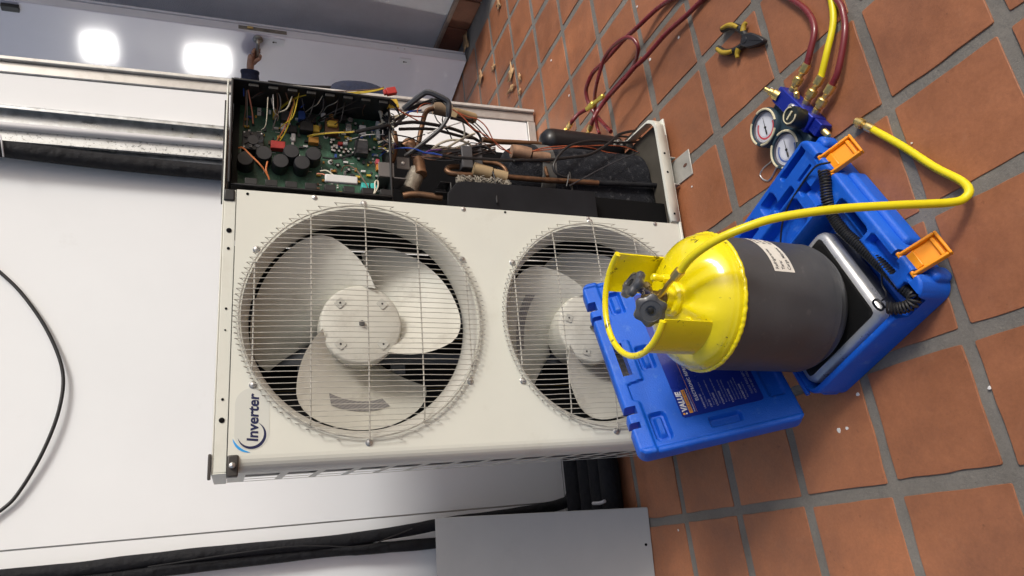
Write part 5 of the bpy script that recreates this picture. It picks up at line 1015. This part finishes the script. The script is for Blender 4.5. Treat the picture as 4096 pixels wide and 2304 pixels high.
lh = hose('red_hose', 'short dark red hose looping upward beside the condenser, joined by a yellow coupling', HR, [(.506, .353, .05), (.527, .36, .05), (.563, .348, .06), (.616, .304, .08), (.632, .277, .09), (.648, .238, .1), (.672, .209, .1), (.697, .171, .1), (.702, .118, .1), (.691, .063, .1), (.68, .028, .09), (.657, .01, .08), (.628, .012, .07), (.619, .064, .05), (.624, .128, .035), (.632, .209, .03), (.62, .30, .04)], .0065, [])
sh_ = hose('red_hose', 'short dark red hose between the condenser valve and the yellow low-loss coupling', HR, [(.572, .417, .13), (.578, .399, .128), (.597, .381, .11), (.602, .351, .09)], .0075, [((.572, .417, .13), Vector((-.15, .98, 0)))])
o = Vector((.572, .417, 0)); M = along(Vector((.602, .351, .090)) - o, Vector((.602, .251, .072)) - o)
MB().lathe([(.009, 0), (.009, .018), (.012, .020), (.012, .040), (.009, .044), (.007, .070), (.009, .074), (.009, .096), (.006, .10)], 14, M).build('coupling', mat('yellow_brass', (.62, .50, .10), .35, metal=.7, var=.2), sh_, sharp=30)

# ------------------------------------------------------------------ pliers
pl_ = thing('pliers', 'yellow and black handled combination pliers lying open on the tiles', 'pliers', (.376, -.393, .0), math.degrees(atan2(-.18, -.14)))
PY_ = mat('plier_yellow', (.40, .27, .02), .5, var=.1); PS = mat('plier_steel', (.05, .05, .055), .4, metal=.6, var=.2)
jaw = MB().prism([(-.012, -.016), (.020, -.020), (.055, -.013), (.080, -.004), (.080, .004), (.055, .013), (.020, .020), (-.012, .016)], .006, .024).build('jaws', PS, pl_, bevel=.003)
MB().lathe([(.009, 0), (.008, .002), (0, .003)], 18, TR((.006, 0, .0242))).build('pivot', PS, jaw)
MB().box(.024, .080, -.0006, .0006, .0243, .0246).build('jaw_gap', DARKIN, jaw)
for s_ in (-1, 1):
    P = [(-.004, s_ * .010, .014), (-.028, s_ * .024, .014), (-.055, s_ * .033, .014), (-.085, s_ * .034, .014), (-.118, s_ * .026, .014)]
    hh = MB().tube(P, lambda t: .0098 - .001 * abs(t - .5), 12, k=6).build('handle', BLACKP, pl_)
    MB().tube([(-.040, s_ * .031, .0215), (-.060, s_ * .036, .0225), (-.085, s_ * .036, .0225), (-.112, s_ * .0275, .0215)], lambda t: .0052 + .002 * sin(pi * t), 10, k=6).build('grip_inlay', PY_, hh)
    MB().tube([(-.020, s_ * .022, .016), (-.022, s_ * .036, .016), (-.018, s_ * .046, .015)], lambda t: .0085 - .003 * t, 10, k=5).build('finger_guard', PY_, hh)

# ------------------------------------------------------------------ dry leaves and paint chips
LEAF = mat('dry_leaf', (.42, .25, .12), .7, var=.25, vs=40, rand=.2)
names = ('curled brown leaf by the skirting next to the door corner', 'torn pale brown leaf nearest the foot of the open door', 'large crumpled tan leaf on the tiles right of the partition', 'long narrow tan leaf lying just in front of the crumpled one', 'small tan leaf between the door and the crumpled leaf', 'little tan leaf nearest the gauge hoses', 'pale leaf by the grey wall at the picture edge', 'tiny brown leaf close to the partition corner')
for i, ((x, y), sz) in enumerate(zip(((1.965, 1.80), (1.574, 1.606), (1.322, 1.177), (1.241, 1.196), (1.511, 1.404), (1.233, 1.078), (1.81, 1.254), (1.16, 1.095)), (.085, .06, .055, .05, .035, .03, .045, .025))):
    q = random.Random(i + 20); n = 26; v = [(0, 0, .010)]; 
    for k in range(n):
        a = 2 * pi * k / n; r_ = sz * (.55 + .45 * abs(cos(2.5 * a)) ** 1.5) * q.uniform(.75, 1.1); v.append((r_ * cos(a) * (1.0 if i != 3 else 1.5), r_ * sin(a) * (.7 if i != 3 else .35), .004 + .22 * sz * (.5 + .5 * sin(3 * a + i)) * (r_ / sz) ** 2))
    o = MB().add(v, [(0, k + 1, (k + 1) % n + 1) for k in range(n)]).build('dry_leaf', LEAF, None, sharp=180); o.location = (x, y, .005); o.rotation_euler = (0, 0, q.uniform(0, 6)); o.modifiers.new('thick', 'SOLIDIFY').thickness = .0008
    tag(o, names[i], 'leaf', 'dry leaves on the floor')
CHIP = mat('white_paint_chip', (.75, .74, .72), .6); chip0 = None
CHIPL = ('nearest the top edge, left of the red hoses', 'between the two long red hoses and the condenser', 'right of the long red hoses, above the condenser foot', 'on the grout above the gauge set', 'just off the near left corner of the blue case', 'larger one of the pair left of the blue case', 'smaller one of the pair left of the blue case', 'far right, on the long grout line', 'beside the leaning cover panel', 'below the dry leaves, by the partition corner', 'among the dry leaves', 'beside the free end of the yellow hose', 'on the tile next to the condenser foot')
for i, (x, y, s_) in enumerate(((.853, .068, .7), (.621, .045, 1), (.591, -.116, .8), (.201, -.434, .6), (-.603, -.482, .8), (-.672, -.409, 1), (-.67, -.433, .7), (-.64, -.771, .6), (-.886, .285, .6), (.844, .623, .9), (1.1, .744, .9), (-.134, -.756, .4), (.102, -.054, .5))):
    if chip0 is None: chip0 = MB().prism([(.006, .001), (.003, .005), (-.003, .004), (-.006, 0), (-.002, -.004), (.004, -.005)], 0, .0015).build('paint_chip', CHIP, None); o = chip0
    else: o = copy_part(chip0, None)
    o.location = (x, y, .0035); o.rotation_euler = (0, 0, i * 1.3); o.scale = (s_, s_, 1); tag(o, 'tiny white paint chip ' + CHIPL[i], 'paint chip', 'white paint chips on the floor')

# ------------------------------------------------------------------ person reaching for the door handle from behind the partition
pe = thing('person', 'hand in a dark navy sleeve gripping the door handle, the body hidden behind the partition', 'person', (1.20, 1.88, 0))
def skin(name, verts, edges, radii, m, parent, root=0, sub=2):
    me = bpy.data.meshes.new(name); me.from_pydata(verts, edges, []); me.update(); o = bpy.data.objects.new(name, me); COL.objects.link(o); o.parent = parent
    o.modifiers.new('skin', 'SKIN')
    for i, sv in enumerate(me.skin_vertices[0].data): sv.radius = (radii[i], radii[i]) if not isinstance(radii[i], tuple) else radii[i]; sv.use_root = (i == root)
    s_ = o.modifiers.new('sub', 'SUBSURF'); s_.levels = sub; s_.render_levels = sub
    me.materials.append(m); return o
SKIN = mat('skin', (.40, .23, .155), .5, var=.08, vs=40); NAV = mat('navy_sleeve', (.012, .018, .045), .85, var=.3, vs=30, bump=.4, bs=90); TRO = mat('dark_trousers', (.02, .022, .028), .85, var=.2)
pr_o = Vector((1.20, 1.88, 0)); W = lambda L: [tuple(Vector(p) - pr_o) for p in L]
# body faces the door (+x); the left arm reaches forward
arm = [(1.18, 2.03, 1.45), (1.36, 2.04, 1.20), (1.56, 2.00, 1.236)]
bv = W([(1.16, 1.88, .98), (1.16, 1.88, 1.18), (1.16, 1.88, 1.40), (1.16, 1.88, 1.50), (1.17, 1.88, 1.58), (1.18, 1.88, 1.68), (1.18, 1.88, 1.78)] + arm + [(1.66, 1.962, 1.241),
        (1.16, 1.73, 1.45), (1.18, 1.67, 1.18), (1.24, 1.69, .98),
        (1.16, 1.79, .92), (1.18, 1.78, .50), (1.15, 1.78, .09), (1.27, 1.77, .04), (1.16, 1.97, .92), (1.18, 1.98, .50), (1.14, 1.98, .09), (1.26, 1.99, .04)])
be = [(0, 1), (1, 2), (2, 3), (3, 4), (4, 5), (5, 6), (2, 7), (7, 8), (8, 9), (9, 10), (2, 11), (11, 12), (12, 13), (0, 14), (14, 15), (15, 16), (16, 17), (0, 18), (18, 19), (19, 20), (20, 21)]
br = [(.11, .13), (.10, .13), (.10, .14), .07, .058, (.09, .078), (.075, .065), .065, .048, .040, .029, .065, .045, .040, .085, .058, .045, .04, .085, .058, .045, .04]
skin('body', bv, be, br, SKIN, pe)
jk = skin('jacket', W([(1.16, 1.88, .92), (1.16, 1.88, 1.18), (1.16, 1.88, 1.40), (1.16, 1.88, 1.50)] + arm + [(1.645, 1.968, 1.243), (1.655, 1.964, 1.243), (1.16, 1.73, 1.45), (1.18, 1.67, 1.18), (1.235, 1.69, 1.0)]), [(0, 1), (1, 2), (2, 3), (2, 4), (4, 5), (5, 6), (6, 7), (7, 8), (2, 9), (9, 10), (10, 11)], [(.145, .165), (.135, .155), (.13, .16), .085, .085, .062, .054, .050, .046, .085, .062, .055], NAV, pe)
skin('trousers', W([(1.16, 1.88, .98), (1.16, 1.79, .90), (1.18, 1.78, .50), (1.15, 1.78, .10), (1.16, 1.97, .90), (1.18, 1.98, .50), (1.14, 1.98, .10)]), [(0, 1), (1, 2), (2, 3), (0, 4), (4, 5), (5, 6)], [(.13, .15), .10, .076, .068, .10, .076, .068], TRO, pe)
skin('hair', W([(1.15, 1.88, 1.74), (1.155, 1.88, 1.80), (1.18, 1.88, 1.815)]), [(0, 1), (1, 2)], [.075, .080, .07], mat('dark_hair', (.02, .015, .012), .7), pe)
for y_ in (1.78, 1.98): skin('shoe', W([(1.13, y_, .05), (1.26, y_, .04), (1.32, y_, .035)]), [(0, 1), (1, 2)], [.048, .042, .030], BLACKP, pe)
fc = skin('nose', W([(1.258, 1.88, 1.685), (1.275, 1.88, 1.665)]), [(0, 1)], [.010, .014], SKIN, pe)
for s_ in (-1, 1):
    MB().lathe([(0, -.008), (.007, -.004), (.009, 0), (.007, .004), (0, .008)], 12, TR((1.243 - 1.20, s_ * .030, 1.705), 0, 90)).build('eye', mat('eye_dark', (.03, .025, .02), .3), pe)
    skin('ear', W([(1.175, 1.88 + s_ * .082, 1.71), (1.172, 1.88 + s_ * .086, 1.68)]), [(0, 1)], [.014, .011], SKIN, pe)
MB().tube([(1.252 - 1.20, -.022, 1.635), (1.262 - 1.20, 0, 1.633), (1.252 - 1.20, .022, 1.635)], .006, 8).build('mouth', mat('lip', (.28, .11, .09), .5), pe)
# hand closed over the lever (lever runs from about (1.745,1.88,1.21) to (1.72,2.01,1.21))
hv = [(1.648, 1.968, 1.241), (1.682, 1.952, 1.242), (1.708, 1.930, 1.243)]; he = [(0, 1), (1, 2)]; hr = [(.027, .022), (.032, .022), (.036, .018)]
hand = skin('hand', W(hv + [(1.722, 1.905, 1.243)]), he + [(2, 3)], hr + [(.030, .015)], SKIN, pe)
lv0 = Vector((1.745, 1.845, 1.208)); lv1 = Vector((1.722, 1.948, 1.206)); ld = (lv1 - lv0).normalized()
out = Vector((-.976, -.217, 0)); up = Vector((0, 0, 1))
for k, (t_, ln) in enumerate(((.96, 1.0), (.78, 1.08), (.60, 1.04), (.43, .88))):
    c = lv0.lerp(lv1, t_); kn_ = Vector((1.712 + .006 * k, 1.935 - .020 * k, 1.246 - .002 * k)).lerp(c + out * .030 + up * .030, .55)
    P = [kn_, c + out * .016 * ln + up * .022, c - out * .010 + up * .019, c - out * .019 + up * .002, c - out * .012 - up * .014]
    skin('finger', W([tuple(p) for p in P]), [(0, 1), (1, 2), (2, 3), (3, 4)], [.0105, .0098, .0092, .0085, .0072], SKIN, hand)
tc_ = lv0.lerp(lv1, .75)
skin('thumb', W([(1.690, 1.948, 1.230), tuple(tc_ + out * .030 + up * .004), tuple(tc_ + out * .017 - up * .012), tuple(lv0.lerp(lv1, .5) + out * .012 - up * .016)]), [(0, 1), (1, 2), (2, 3)], [.014, .0115, .0105, .0085], SKIN, hand)
MB().lathe([(.047, -.012), (.050, -.004), (.050, .006), (.045, .010)], 20, along(Vector((1.648, 1.967, 1.243)) - pr_o, Vector((1.70, 1.945, 1.243)) - pr_o)).build('cuff', NAV, jk)

# ------------------------------------------------------------------ dark bag hung behind the partition frame
bag = thing('tool_bag', 'black cloth bag peeping out behind the partition frame below the door handle', 'bag', (1.03, 1.12, .66))
v = []; f = []; n, m = 28, 16
for j in range(m + 1):
    t = -pi / 2 + pi * j / m
    for i in range(n):
        a = 2 * pi * i / n; k = 1 + .06 * noise.noise(Vector((cos(a) * 2, sin(a) * 2, t * 2)))
        v.append((.075 * k * abs(cos(t)) ** .6 * cos(a), .05 * k * abs(cos(t)) ** .6 * sin(a), .13 + .13 * sin(t)))
f = [(j * n + i, j * n + (i + 1) % n, (j + 1) * n + (i + 1) % n, (j + 1) * n + i) for j in range(m) for i in range(n)]
MB().add(v, f).build('pouch', NAV, bag, sharp=180)
MB().tube([(-.03, 0, .24), (-.04, -.05, .40), (-.05, -.09, .52)], .007, 8).tube([(.03, 0, .24), (-.02, -.05, .40), (-.045, -.09, .52)], .007, 8).build('strap', BLACKP, bag)
